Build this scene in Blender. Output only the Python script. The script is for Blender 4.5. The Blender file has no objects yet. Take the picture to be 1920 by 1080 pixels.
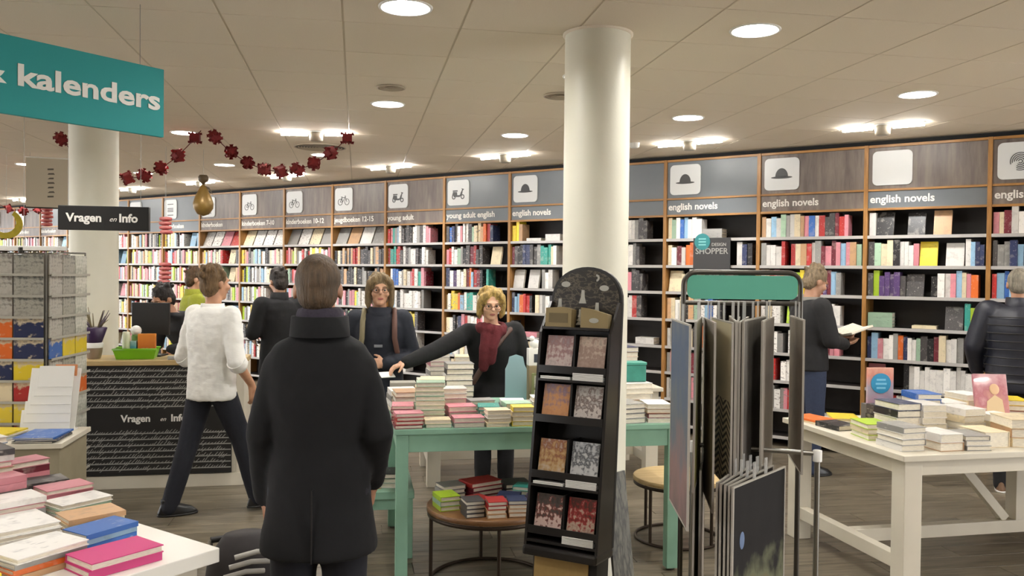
import bpy, bmesh, math, random
from mathutils import Vector, Matrix, Euler
R = math.radians
scene = bpy.context.scene
COL = scene.collection

# ------------------------------------------------------------------ camera, world, exposure
CAM_H = 1.68
FOC = 1600.0                      # focal length in pixels of the 1920 wide frame
CEIL = CAM_H + 1.274
YAW, PITCH, ROLL = R(10.3), math.atan(27 / 1600), 0.0105
cf = Vector((math.sin(YAW) * math.cos(PITCH), math.cos(YAW) * math.cos(PITCH), -math.sin(PITCH)))
cr0 = Vector((math.cos(YAW), -math.sin(YAW), 0))
cu0 = cr0.cross(cf)
cr = cr0 * math.cos(ROLL) + cu0 * math.sin(ROLL)
cu = cu0 * math.cos(ROLL) - cr0 * math.sin(ROLL)
cam_data = bpy.data.cameras.new('camera')
cam_data.sensor_width = 36.0
cam_data.lens = FOC / 1920 * 36.0
cam_data.clip_start = 0.05
cam = bpy.data.objects.new('camera', cam_data)
COL.objects.link(cam)
M4 = Matrix((cr, cu, -cf)).transposed().to_4x4()
M4.translation = Vector((0, 0, CAM_H))
cam.matrix_world = M4
scene.camera = cam

world = bpy.data.worlds.new('shop_ambient')
world.use_nodes = True
world.node_tree.nodes['Background'].inputs[0].default_value = (1.0, 1.0, 1.0, 1)
world.node_tree.nodes['Background'].inputs[1].default_value = 2.3
scene.world = world
vs = scene.view_settings
vs.view_transform = 'Standard'
vs.look = 'None'
vs.gamma = 1.0
vs.use_curve_mapping = False
vs.exposure = 1.42
scene.cycles.use_denoising = True
scene.cycles.max_bounces = 6
LAMP = 95.0       # downlight disc emission
WASH = 21.0       # wall washer spot watts

def at(px, py, Z):
    """point in the shop seen at photo pixel (px,py), Z metres ahead"""
    return Vector((0, 0, CAM_H)) + (cf + cr * ((px - 960) / FOC) - cu * ((py - 540) / FOC)) * Z

# ------------------------------------------------------------------ materials
MATS = {}
def lin(c):
    return tuple(((v / 12.92) if v <= 0.04045 else ((v + 0.055) / 1.055) ** 2.4) for v in c)
def rgb(r, g, b):
    return lin((r / 255, g / 255, b / 255))
def nmat(name):
    m = bpy.data.materials.new(name)
    m.use_nodes = True
    nt = m.node_tree
    b = nt.nodes['Principled BSDF']
    return m, nt, b
def N(nt, t, **kw):
    n = nt.nodes.new(t)
    for k, v in kw.items():
        setattr(n, k, v)
    return n
def mat(name, col, rough=0.6, metal=0.0, noise=0.0, nscale=30.0, bump=0.0, bscale=200.0, emit=0.0, coat=0.0, alpha=1.0, trans=0.0, stretch=(1, 1, 1), col2=None):
    if name in MATS:
        return MATS[name]
    m, nt, b = nmat(name)
    L = nt.links
    b.inputs['Base Color'].default_value = (*col, 1)
    b.inputs['Roughness'].default_value = rough
    b.inputs['Metallic'].default_value = metal
    if coat: b.inputs['Coat Weight'].default_value = coat
    if trans: b.inputs['Transmission Weight'].default_value = trans
    if alpha < 1: b.inputs['Alpha'].default_value = alpha
    if emit:
        b.inputs['Emission Color'].default_value = (*col, 1)
        b.inputs['Emission Strength'].default_value = emit
    tc = mp = None
    if noise or bump:
        tc = N(nt, 'ShaderNodeTexCoord'); mp = N(nt, 'ShaderNodeMapping')
        mp.inputs['Scale'].default_value = stretch
        L.new(tc.outputs['Object'], mp.inputs['Vector'])
    if noise:
        n = N(nt, 'ShaderNodeTexNoise'); n.inputs['Scale'].default_value = nscale; n.inputs['Detail'].default_value = 5
        L.new(mp.outputs['Vector'], n.inputs['Vector'])
        r = N(nt, 'ShaderNodeValToRGB')
        c2 = col2 or tuple(max(0, v * (1 - noise)) for v in col)
        r.color_ramp.elements[0].position = 0.35; r.color_ramp.elements[1].position = 0.65
        r.color_ramp.elements[0].color = (*c2, 1); r.color_ramp.elements[1].color = (*col, 1)
        L.new(n.outputs['Fac'], r.inputs['Fac']); L.new(r.outputs['Color'], b.inputs['Base Color'])
    if bump:
        n2 = N(nt, 'ShaderNodeTexNoise'); n2.inputs['Scale'].default_value = bscale; n2.inputs['Detail'].default_value = 4
        L.new(mp.outputs['Vector'], n2.inputs['Vector'])
        bp = N(nt, 'ShaderNodeBump'); bp.inputs['Strength'].default_value = bump; bp.inputs['Distance'].default_value = 0.01
        L.new(n2.outputs['Fac'], bp.inputs['Height']); L.new(bp.outputs['Normal'], b.inputs['Normal'])
    MATS[name] = m
    return m

def book_cover_mat():
    m, nt, b = nmat('book_cover'); L = nt.links
    oi = N(nt, 'ShaderNodeObjectInfo'); tc = N(nt, 'ShaderNodeTexCoord')
    ns = N(nt, 'ShaderNodeTexNoise', noise_dimensions='4D'); ns.inputs['Scale'].default_value = 16; ns.inputs['Detail'].default_value = 3
    L.new(tc.outputs['Object'], ns.inputs['Vector'])
    mm = N(nt, 'ShaderNodeMath', operation='MULTIPLY'); mm.inputs[1].default_value = 97.0
    L.new(oi.outputs['Random'], mm.inputs[0]); L.new(mm.outputs[0], ns.inputs['W'])
    rp = N(nt, 'ShaderNodeValToRGB'); rp.color_ramp.elements[0].position = 0.55; rp.color_ramp.elements[1].position = 0.62
    L.new(ns.outputs['Fac'], rp.inputs['Fac'])
    # contrasting print colour: darker for light covers, lighter for dark covers
    bw = N(nt, 'ShaderNodeRGBToBW'); L.new(oi.outputs['Color'], bw.inputs[0])
    gt = N(nt, 'ShaderNodeMath', operation='GREATER_THAN'); gt.inputs[1].default_value = 0.28; L.new(bw.outputs[0], gt.inputs[0])
    pc = N(nt, 'ShaderNodeMix', data_type='RGBA'); L.new(gt.outputs[0], pc.inputs[0])
    pc.inputs[6].default_value = (0.75, 0.70, 0.62, 1); pc.inputs[7].default_value = (0.10, 0.09, 0.10, 1)
    half = N(nt, 'ShaderNodeMix', data_type='RGBA'); half.inputs[0].default_value = 0.16
    L.new(oi.outputs['Color'], half.inputs[6]); L.new(pc.outputs[2], half.inputs[7])
    # fine rows of lettering
    mp = N(nt, 'ShaderNodeMapping'); mp.inputs['Scale'].default_value = (90, 26, 70); L.new(tc.outputs['Object'], mp.inputs['Vector'])
    n2 = N(nt, 'ShaderNodeTexNoise', noise_dimensions='4D'); n2.inputs['Scale'].default_value = 1.0; n2.inputs['Detail'].default_value = 1
    L.new(mp.outputs['Vector'], n2.inputs['Vector']); L.new(mm.outputs[0], n2.inputs['W'])
    r2 = N(nt, 'ShaderNodeValToRGB'); r2.color_ramp.elements[0].position = 0.64; r2.color_ramp.elements[1].position = 0.74; r2.color_ramp.elements[1].color = (.38, .38, .38, 1)
    L.new(n2.outputs['Fac'], r2.inputs['Fac'])
    m1 = N(nt, 'ShaderNodeMix', data_type='RGBA'); L.new(rp.outputs['Color'], m1.inputs[0])
    L.new(oi.outputs['Color'], m1.inputs[6]); L.new(half.outputs[2], m1.inputs[7])
    m2 = N(nt, 'ShaderNodeMix', data_type='RGBA'); L.new(r2.outputs['Color'], m2.inputs[0])
    L.new(m1.outputs[2], m2.inputs[6]); L.new(pc.outputs[2], m2.inputs[7])
    L.new(m2.outputs[2], b.inputs['Base Color']); b.inputs['Roughness'].default_value = 0.38
    return m
def plain_cover_mat():
    m, nt, b = nmat('cloth_cover'); L = nt.links
    oi = N(nt, 'ShaderNodeObjectInfo'); L.new(oi.outputs['Color'], b.inputs['Base Color']); b.inputs['Roughness'].default_value = 0.5
    return m
def attr_cover_mat():
    m, nt, b = nmat('far_book_spines'); L = nt.links
    a = N(nt, 'ShaderNodeAttribute'); a.attribute_name = 'Col'
    tc = N(nt, 'ShaderNodeTexCoord'); mp = N(nt, 'ShaderNodeMapping'); mp.inputs['Scale'].default_value = (30, 30, 70)
    L.new(tc.outputs['Object'], mp.inputs['Vector'])
    n2 = N(nt, 'ShaderNodeTexNoise'); n2.inputs['Scale'].default_value = 1; L.new(mp.outputs['Vector'], n2.inputs['Vector'])
    r2 = N(nt, 'ShaderNodeValToRGB'); r2.color_ramp.elements[0].position = 0.58; r2.color_ramp.elements[1].position = 0.66
    L.new(n2.outputs['Fac'], r2.inputs['Fac'])
    mx = N(nt, 'ShaderNodeMix', data_type='RGBA'); L.new(r2.outputs['Color'], mx.inputs[0])
    L.new(a.outputs['Color'], mx.inputs[6]); mx.inputs[7].default_value = (0.28, 0.24, 0.22, 1)
    L.new(mx.outputs[2], b.inputs['Base Color']); b.inputs['Roughness'].default_value = 0.4
    return m
def wood_mat(name, c1, c2, scale=3.0, stretch=(1, 14, 14), rough=0.45, objrand=0.0):
    m, nt, b = nmat(name); L = nt.links
    tc = N(nt, 'ShaderNodeTexCoord'); mp = N(nt, 'ShaderNodeMapping'); mp.inputs['Scale'].default_value = stretch
    L.new(tc.outputs['Object'], mp.inputs['Vector'])
    n = N(nt, 'ShaderNodeTexNoise', noise_dimensions='4D'); n.inputs['Scale'].default_value = scale; n.inputs['Detail'].default_value = 7; n.inputs['Roughness'].default_value = 0.62
    L.new(mp.outputs['Vector'], n.inputs['Vector'])
    oi = N(nt, 'ShaderNodeObjectInfo'); mm = N(nt, 'ShaderNodeMath', operation='MULTIPLY'); mm.inputs[1].default_value = 53
    L.new(oi.outputs['Random'], mm.inputs[0]); L.new(mm.outputs[0], n.inputs['W'])
    r = N(nt, 'ShaderNodeValToRGB'); r.color_ramp.elements[0].position = 0.32; r.color_ramp.elements[1].position = 0.70
    r.color_ramp.elements[0].color = (*c1, 1); r.color_ramp.elements[1].color = (*c2, 1)
    L.new(n.outputs['Fac'], r.inputs['Fac'])
    out = r.outputs['Color']
    if objrand:
        hs = N(nt, 'ShaderNodeHueSaturation'); ma = N(nt, 'ShaderNodeMapRange')
        ma.inputs[3].default_value = 1 - objrand; ma.inputs[4].default_value = 1 + objrand
        L.new(oi.outputs['Random'], ma.inputs[0]); L.new(ma.outputs[0], hs.inputs['Value']); L.new(out, hs.inputs['Color'])
        out = hs.outputs['Color']
    L.new(out, b.inputs['Base Color']); b.inputs['Roughness'].default_value = rough
    MATS[name] = m
    return m
def picture_mat(name, stops, scale=9.0, vert=0.6, detail=5, coat=0.3, rough=0.3, axis=2):
    """printed picture: colour stops over a vertical ramp broken up by noise (flat print)"""
    m, nt, b = nmat(name); L = nt.links
    tc = N(nt, 'ShaderNodeTexCoord'); sp = N(nt, 'ShaderNodeSeparateXYZ'); L.new(tc.outputs['Generated'], sp.inputs[0])
    n = N(nt, 'ShaderNodeTexNoise'); n.inputs['Scale'].default_value = scale; n.inputs['Detail'].default_value = detail
    L.new(tc.outputs['Generated'], n.inputs['Vector'])
    a = N(nt, 'ShaderNodeMath', operation='MULTIPLY'); a.inputs[1].default_value = vert; L.new(sp.outputs[axis], a.inputs[0])
    c = N(nt, 'ShaderNodeMath', operation='MULTIPLY_ADD'); c.inputs[1].default_value = 2 * (1 - vert); c.inputs[2].default_value = -(1 - vert) * 0.5
    L.new(n.outputs['Fac'], c.inputs[0])
    s = N(nt, 'ShaderNodeMath', operation='ADD'); L.new(a.outputs[0], s.inputs[0]); L.new(c.outputs[0], s.inputs[1])
    r = N(nt, 'ShaderNodeValToRGB')
    els = r.color_ramp.elements
    while len(els) < len(stops): els.new(0.5)
    for e, (p, col) in zip(els, stops):
        e.position = p; e.color = (*col, 1)
    L.new(s.outputs[0], r.inputs['Fac']); L.new(r.outputs['Color'], b.inputs['Base Color'])
    b.inputs['Roughness'].default_value = rough; b.inputs['Coat Weight'].default_value = coat
    if not coat: b.inputs['Specular IOR Level'].default_value = 0.12
    MATS[name] = m
    return m

def zigzag_mat():
    m, nt, b = nmat('print_zigzag'); L = nt.links
    tc = N(nt, 'ShaderNodeTexCoord'); sp = N(nt, 'ShaderNodeSeparateXYZ'); L.new(tc.outputs['Generated'], sp.inputs[0])
    def M(op, a, bb):
        n = N(nt, 'ShaderNodeMath', operation=op)
        for i, v in enumerate((a, bb)):
            if isinstance(v, (int, float)): n.inputs[i].default_value = v
            elif v is not None: L.new(v, n.inputs[i])
        return n.outputs[0]
    zz = M('ABSOLUTE', M('SUBTRACT', M('FRACT', M('MULTIPLY', sp.outputs[0], 3.0), None), .5), None)
    st = M('GREATER_THAN', M('FRACT', M('ADD', M('MULTIPLY', sp.outputs[2], 24.0), M('MULTIPLY', zz, 2.4)), None), .5)
    low = M('LESS_THAN', sp.outputs[2], .52)
    mx = N(nt, 'ShaderNodeMix', data_type='RGBA'); L.new(M('MULTIPLY', st, low), mx.inputs[0])
    mx.inputs[6].default_value = (*rgb(204, 194, 160), 1); mx.inputs[7].default_value = (*rgb(52, 46, 40), 1)
    L.new(mx.outputs[2], b.inputs['Base Color']); b.inputs['Roughness'].default_value = .5
    return m
COVER = book_cover_mat(); CLOTHCOVER = plain_cover_mat(); FARBOOK = attr_cover_mat()
PAPER = mat('paper_edges', rgb(240, 232, 214), 0.9, noise=0.22, nscale=40, stretch=(1, 1, 12))
WHITE = mat('white_paint', rgb(214, 206, 188), 0.45, noise=0.05, nscale=6)
WHITE_CARD = mat('white_card', rgb(228, 226, 220), 0.5)
SAGE = mat('sage_paint', rgb(138, 180, 156), 0.5, noise=0.12, nscale=8)
HONEY = wood_mat('honey_wood', rgb(128, 88, 42), rgb(174, 126, 66), 4, (14, 14, 1.2), 0.4)
HONEYH = wood_mat('honey_wood_rail', rgb(132, 90, 44), rgb(178, 130, 70), 4, (1.2, 14, 14), 0.4)
GREYWOOD = wood_mat('weathered_grey_wood', rgb(78, 68, 63), rgb(126, 114, 105), 2.2, (7, 7, 0.9), 0.42)
SLATE = mat('slate_laminate', rgb(103, 108, 112), 0.35, noise=0.06, nscale=4)
DARKBACK = mat('dark_back_panel', rgb(42, 36, 34), 0.55, noise=0.15, nscale=10)
SHELF = mat('shelf_light_grey', rgb(176, 172, 168), 0.4)
BLACK = mat('black_matt', rgb(30, 28, 27), 0.5)
BLACKG = mat('black_gloss', rgb(34, 31, 29), 0.28)
STEEL = mat('brushed_steel', rgb(150, 148, 142), 0.35, 1.0)
DSTEEL = mat('dark_steel', rgb(70, 68, 64), 0.4, 0.8)
PLANK = wood_mat('grey_oak_floor', rgb(74, 66, 54), rgb(128, 117, 98), 1.8, (1.6, 16, 1), 0.38, objrand=0.16)
TILE = mat('mineral_tile', rgb(226, 213, 193), 0.85, noise=0.05, nscale=160, bump=0.15, bscale=300)
TBAR = mat('ceiling_t_bar', rgb(196, 182, 158), 0.5)
PILLAR = mat('painted_pillar', rgb(214, 210, 192), 0.42, noise=0.03, nscale=5, bump=0.05, bscale=60)
TEAL = mat('teal_sign', rgb(22, 138, 138), 0.7)
KRAFT = mat('kraft_card', rgb(180, 150, 92), 0.7, noise=0.08, nscale=40)
OAKTOP = wood_mat('pale_oak', rgb(176, 146, 96), rgb(206, 180, 130), 3, (1, 12, 12), 0.45)
BROWNTOP = wood_mat('brown_table_wood', rgb(84, 56, 32), rgb(140, 98, 58), 3, (1, 10, 10), 0.4)
CLEAR = mat('clear_plastic', rgb(225, 225, 222), 0.15, alpha=0.35, coat=0.5)
GLASSLENS = mat('spectacle_lens', rgb(235, 235, 235), 0.05, alpha=0.12, coat=1.0)

# ------------------------------------------------------------------ mesh helpers
class MB:
    def __init__(s): s.v = []; s.f = []; s.mi = []; s.sm = []
    def add(s, vs, fs, mi=0, T=None, smooth=False):
        b = len(s.v)
        s.v += [tuple(T @ Vector(v)) if T is not None else tuple(v) for v in vs]
        s.f += [tuple(i + b for i in f) for f in fs]; s.mi += [mi] * len(fs); s.sm += [smooth] * len(fs)
        return s
    def box(s, x0, x1, y0, y1, z0, z1, mi=0, T=None):
        v = [(x0, y0, z0), (x1, y0, z0), (x1, y1, z0), (x0, y1, z0), (x0, y0, z1), (x1, y0, z1), (x1, y1, z1), (x0, y1, z1)]
        f = [(3, 2, 1, 0), (4, 5, 6, 7), (0, 1, 5, 4), (1, 2, 6, 5), (2, 3, 7, 6), (3, 0, 4, 7)]
        return s.add(v, f, mi, T)
    def bbox(s, x0, x1, y0, y1, z0, z1, b=0.004, mi=0, T=None):
        """box with chamfered edges"""
        bm = bmesh.new()
        bmesh.ops.create_cube(bm, size=1)
        for v in bm.verts:
            v.co = Vector((x0 if v.co.x < 0 else x1, y0 if v.co.y < 0 else y1, z0 if v.co.z < 0 else z1))
        bmesh.ops.bevel(bm, geom=bm.edges[:], offset=b, segments=2, affect='EDGES', profile=0.6)
        bm.verts.index_update()
        s.add([v.co[:] for v in bm.verts], [[v.index for v in f.verts] for f in bm.faces], mi, T); bm.free()
        return s
    def lathe(s, prof, n=24, mi=0, T=None, smooth=True, cx=0, cy=0, cap=True):
        v = []; f = []
        for (r, z) in prof:
            for k in range(n):
                a = 2 * math.pi * k / n; v.append((cx + r * math.cos(a), cy + r * math.sin(a), z))
        for i in range(len(prof) - 1):
            for k in range(n):
                k2 = (k + 1) % n; f.append((i * n + k, i * n + k2, (i + 1) * n + k2, (i + 1) * n + k))
        s.add(v, f, mi, T, smooth)
        if cap:
            s.add(v[:n], [tuple(reversed(range(n)))], mi, T); s.add(v[-n:], [tuple(range(n))], mi, T)
        return s
    def tube(s, pts, r, n=10, mi=0, T=None, closed=False, cap=True):
        pts = [Vector(p) for p in pts]; m = len(pts); v = []; f = []
        rs = r if isinstance(r, (list, tuple)) else [r] * m
        up = Vector((0, 0, 1)); prev = None
        for i, p in enumerate(pts):
            if closed: d = pts[(i + 1) % m] - pts[i - 1]
            else: d = pts[min(i + 1, m - 1)] - pts[max(i - 1, 0)]
            d.normalize()
            if prev is None:
                a = d.cross(up)
                if a.length < 1e-3: a = d.cross(Vector((0, 1, 0)))
            else:
                a = prev - d * prev.dot(d)
            a.normalize(); b = d.cross(a); prev = a
            for k in range(n):
                t = 2 * math.pi * k / n; v.append(p + a * (rs[i] * math.cos(t)) + b * (rs[i] * math.sin(t)))
        for i in range(m if closed else m - 1):
            j = (i + 1) % m
            for k in range(n):
                k2 = (k + 1) % n; f.append((i * n + k, j * n + k, j * n + k2, i * n + k2))
        s.add(v, f, mi, T, True)
        if cap and not closed:
            s.add(v[:n], [tuple(range(n))], mi, T); s.add(v[-n:], [tuple(reversed(range(n)))], mi, T)
        return s
    def ball(s, c, r, mi=0, T=None, nu=14, nv=9, rot=None):
        """ellipsoid; r scalar or (rx,ry,rz)"""
        if not isinstance(r, (tuple, list)): r = (r, r, r)
        v = []; f = []
        for i in range(nv + 1):
            th = math.pi * i / nv
            for k in range(nu):
                ph = 2 * math.pi * k / nu
                p = Vector((r[0] * math.sin(th) * math.cos(ph), r[1] * math.sin(th) * math.sin(ph), r[2] * math.cos(th)))
                if rot is not None: p = rot @ p
                v.append(p + Vector(c))
        for i in range(nv):
            for k in range(nu):
                k2 = (k + 1) % nu
                if i == 0: f.append((k, (i + 1) * nu + k, (i + 1) * nu + k2))
                elif i == nv - 1: f.append((i * nu + k, (i + 1) * nu + k, i * nu + k2))
                else: f.append((i * nu + k, (i + 1) * nu + k, (i + 1) * nu + k2, i * nu + k2))
        return s.add(v, f, mi, T, True)
    def loft(s, rings, n=28, mi=0, T=None):
        """rings: (cx,cy,cz,a,b[,yaw]) horizontal ellipses, capped"""
        v = []; f = []
        for g in rings:
            cx, cy, cz, a, b = g[:5]; yw = g[5] if len(g) > 5 else 0
            for k in range(n):
                t = 2 * math.pi * k / n; x = a * math.cos(t); y = b * math.sin(t)
                v.append((cx + x * math.cos(yw) - y * math.sin(yw), cy + x * math.sin(yw) + y * math.cos(yw), cz))
        for i in range(len(rings) - 1):
            for k in range(n):
                k2 = (k + 1) % n; f.append((i * n + k, i * n + k2, (i + 1) * n + k2, (i + 1) * n + k))
        f.append(tuple(reversed(range(n)))); f.append(tuple(range((len(rings) - 1) * n, len(rings) * n)))
        return s.add(v, f, mi, T, True)
    def prism(s, poly, t, mi=0, T=None):
        """polygon in x,z extruded along y from 0 to -t (towards the viewer side)"""
        n = len(poly)
        v = [(x, 0, z) for x, z in poly] + [(x, -t, z) for x, z in poly]
        f = [tuple(range(n)), tuple(reversed(range(n, 2 * n)))]
        f += [(i, i + n, (i + 1) % n + n, (i + 1) % n) for i in range(n)]
        return s.add(v, f, mi, T)
    def mesh(s, name, mats):
        me = bpy.data.meshes.new(name); me.from_pydata(s.v, [], s.f)
        for m in (mats if isinstance(mats, (list, tuple)) else [mats]): me.materials.append(m)
        me.polygons.foreach_set('material_index', s.mi); me.polygons.foreach_set('use_smooth', s.sm)
        me.update()
        return me
    def obj(s, name, mats, parent=None, loc=(0, 0, 0), rz=0.0, rot=None):
        return link(name, s.mesh(name, mats), parent, loc, rz, rot)
def link(name, me, parent=None, loc=(0, 0, 0), rz=0.0, rot=None):
    o = bpy.data.objects.new(name, me); COL.objects.link(o)
    o.location = loc; o.rotation_euler = rot if rot is not None else (0, 0, rz)
    if parent is not None: o.parent = parent
    return o
def empty(name, loc=(0, 0, 0), rz=0.0, rot=None):
    o = link(name, None, None, loc, rz, rot); o.empty_display_size = 0.1
    return o
def tag(o, label=None, cat=None, group=None, kind=None):
    if label: o['label'] = label
    if cat: o['category'] = cat
    if group: o['group'] = group
    if kind: o['kind'] = kind
    return o
def copy_tree(o, parent=None):
    c = o.copy(); COL.objects.link(c); c.parent = parent
    for ch in list(o.children): copy_tree(ch, c)
    return c
def rrect(x0, x1, z0, z1, r, n=5):
    pts = []
    for cx, cz, a0 in ((x1 - r, z0 + r, -90), (x1 - r, z1 - r, 0), (x0 + r, z1 - r, 90), (x0 + r, z0 + r, 180)):
        for i in range(n + 1):
            a = R(a0 + 90 * i / n); pts.append((cx + r * math.cos(a), cz + r * math.sin(a)))
    return pts
def arcstrip(cx, cz, r, w, a0, a1, n=12, sx=1.0):
    o = [(cx + sx * (r + w / 2) * math.cos(R(a0 + (a1 - a0) * i / n)), cz + (r + w / 2) * math.sin(R(a0 + (a1 - a0) * i / n))) for i in range(n + 1)]
    i_ = [(cx + sx * (r - w / 2) * math.cos(R(a0 + (a1 - a0) * i / n)), cz + (r - w / 2) * math.sin(R(a0 + (a1 - a0) * i / n))) for i in range(n + 1)]
    return o, i_
def arc_mb(mb, cx, cz, r, w, a0, a1, t=0.002, n=14, sx=1.0):
    o, i_ = arcstrip(cx, cz, r, w, a0, a1, n, sx)
    for k in range(n): mb.prism([o[k], o[k + 1], i_[k + 1], i_[k]], t)
def bar2(mb, x0, z0, x1, z1, w, t=0.002):
    d = Vector((x1 - x0, z1 - z0)); d.normalize(); p = Vector((-d.y, d.x)) * (w / 2)
    mb.prism([(x0 + p.x, z0 + p.y), (x0 - p.x, z0 - p.y), (x1 - p.x, z1 - p.y), (x1 + p.x, z1 + p.y)], t)
def text_mesh(name, s, size, bold=0.0, shear=0.0, extr=0.002, align='LEFT', space=1.0):
    cu_ = bpy.data.curves.new(name, 'FONT'); cu_.body = s; cu_.size = size; cu_.offset = bold; cu_.extrude = extr; cu_.shear = shear
    cu_.align_x = align; cu_.resolution_u = 3; cu_.space_character = space
    o = bpy.data.objects.new(name, cu_); COL.objects.link(o)
    dg = bpy.context.evaluated_depsgraph_get(); me = bpy.data.meshes.new_from_object(o.evaluated_get(dg))
    bpy.data.objects.remove(o); bpy.data.curves.remove(cu_)
    me.name = name
    me.transform(Matrix.Rotation(R(90), 4, 'X'))      # stands upright, read from -y
    return me
def text_obj(name, s, size, m, parent, loc, **kw):
    me = text_mesh(name, s, size, **kw); me.materials.clear(); me.materials.append(m)
    return link(name, me, parent, loc)

# ------------------------------------------------------------------ the room
rnd = random.Random(7)
NV = Vector((1, 1, 0)) / 2 ** .5            # towards the book wall
SV = Vector((-1, 1, 0)) / 2 ** .5           # along the book wall, away from the camera
FRONT = 8.42                                # front face of the bookcases along NV
def wallpt(s, n, z=0.0): return NV * n + SV * s + Vector((0, 0, z))
def px_of(p):
    v = Vector(p) - Vector((0, 0, CAM_H)); z = v.dot(cf)
    return 960 + FOC * v.dot(cr) / z, 540 - FOC * v.dot(cu) / z, z
def in_frame(p, m=60):
    x, y, z = px_of(p)
    return z > 0.3 and -m < x < 1920 + m and -m < y < 1080 + m

# floor with planks
floor = MB().box(-16, 9, -4, 26, -0.06, -0.007).obj('floor', PLANK); tag(floor, kind='structure')
pl = MB().bbox(-0.648, 0.648, -0.0935, 0.0935, -0.012, 0.0, 0.0015).mesh('plank', PLANK)
cand = []
for j in range(-18, 110):
    y = j * 0.19 + 0.095
    off = ((j * 0.47) % 1.0) * 1.3
    for i in range(-12, 7):
        x = i * 1.3 + off
        if (x + y) / 2 ** .5 > 9.2: continue
        cand.append((x, y))
vis = sorted([c for c in cand if in_frame((c[0], c[1], 0), 250) and c[1] > 1.5], key=lambda c: c[0] ** 2 + c[1] ** 2)[:285]
vset = set(vis)
for c in vis: link('plank', pl, floor, (c[0], c[1], 0))
fm = MB()
for c in cand:
    if c not in vset: fm.box(c[0] - 0.648, c[0] + 0.648, c[1] - 0.0935, c[1] + 0.0935, -0.012, 0.0)
tag(fm.obj('distant_planks', PLANK, floor), kind='stuff')

# ceiling with lay-in tiles
ceil_ = MB().box(-16, 9, -4, 26, CEIL + 0.085, CEIL + 0.16).obj('ceiling', TBAR); tag(ceil_, kind='structure')
LIGHTS = [(.22, 4.15), (.22, 6.55), (2.02, 4.15), (3.82, 5.35), (2.62, 6.55), (1.42, 7.75), (1.42, 5.35), (-1.58, 8.35), (-1.58, 10.75),
          (-2.78, 11.95), (-3.98, 11.35), (-.38, 9.55), (-5.78, 14.95), (-4.58, 13.75), (-5.18, 12.55)]
LIGHTS2 = [(5.62, 3.55), (-2.18, 5.95), (-3.98, 7.75), (-5.78, 9.55), (3.82, 1.75), (1.42, 1.75), (-.98, 1.75), (-3.38, 1.75), (-5.78, 4.15), (-3.38, 4.15),
           (2.62, -.65), (.22, -.65), (-2.18, -.65), (5.02, -.65), (-4.58, -.65), (6.82, 1.75), (-6.98, 7.15)]
def key(x, y): return (round((x + .08) / .6 - .5), round((y - 4.45) / .6 - .5))
lit = {key(*p) for p in LIGHTS + LIGHTS2}
tile_me = MB().bbox(-.2945, .2945, -.2968, .2968, 0, .018, .002).mesh('ceiling_tile', TILE)
def holed_tile():
    n = 32; o = []; i_ = []
    for k in range(n):
        a = 2 * math.pi * k / n + math.pi / 4; c, s = math.cos(a), math.sin(a); q = max(abs(c), abs(s))
        o.append((.2945 * c / q, .2968 * s / q)); i_.append((.118 * c, .118 * s))
    v = [(x, y, 0) for x, y in o] + [(x, y, 0) for x, y in i_] + [(x, y, .018) for x, y in o] + [(x, y, .018) for x, y in i_]
    f = []
    for k in range(n):
        k2 = (k + 1) % n
        f += [(k, n + k, n + k2, k2), (2 * n + k, 2 * n + k2, 3 * n + k2, 3 * n + k), (k, k2, 2 * n + k2, 2 * n + k), (n + k, 3 * n + k, 3 * n + k2, n + k2)]
    return MB().add(v, f).mesh('ceiling_tile_holed', TILE)
hole_me = holed_tile()
tiles = []
for j in range(-14, 32):
    for i in range(-24, 15):
        x, y = -.08 + .6 * (i + .5), 4.45 + .6 * (j + .5)
        if (x + y) / 2 ** .5 > 8.85: continue
        tiles.append((x, y, (i, j) in lit))
tv = sorted([t for t in tiles if in_frame((t[0], t[1], CEIL), 120) and t[1] > 1], key=lambda t: t[0] ** 2 + t[1] ** 2)
near = set(tv[:290])
for t in tv[:290]: link('ceiling_tile', hole_me if t[2] else tile_me, ceil_, (t[0], t[1], CEIL))
fm = MB()
for t in tiles:
    if t in near: continue
    me = hole_me if t[2] else tile_me
    fm.add([v.co + Vector((t[0], t[1], CEIL)) for v in me.vertices], [tuple(p.vertices) for p in me.polygons])
tag(fm.obj('distant_tiles', TILE, ceil_), kind='stuff')
gb = MB()
for i in range(-24, 16):
    x = -.08 + .6 * i; y1 = min(24, 12.45 - x)
    gb.box(x - .012, x + .012, -4, y1, CEIL + .0025, CEIL + .05)
for j in range(-14, 32):
    y = 4.45 + .6 * j; x1 = min(9, 12.45 - y)
    if x1 > -14: gb.box(-14, x1, y - .008, y + .008, CEIL + .006, CEIL + .045)
gb.obj('grid_bars', TBAR, ceil_)

# book wall behind the cases and a black strip painted as the shade in the gap above them
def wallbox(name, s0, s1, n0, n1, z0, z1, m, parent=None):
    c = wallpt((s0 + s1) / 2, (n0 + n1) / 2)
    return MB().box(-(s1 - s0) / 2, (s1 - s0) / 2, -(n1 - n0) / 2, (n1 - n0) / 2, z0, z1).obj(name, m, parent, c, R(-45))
tag(wallbox('wall_back', -4.2, 24, 8.80, 8.92, 0, CEIL + .08, mat('plain_wall', rgb(120, 108, 96), .8)), kind='structure')
tag(wallbox('gap_shade_1', -2.3, 22.1, 8.52, 8.80, 2.905, CEIL - .001, mat('shadow_black', rgb(9, 8, 8), .8)), kind='structure')

tag(MB().box(-16, 9, -4.1, -4.0, 0, CEIL + .085).obj('wall_light_stop', mat('plain_wall', rgb(120, 108, 96), .8)), kind='structure')  # unseen wall behind the camera, added to block frontal ambient light

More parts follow.
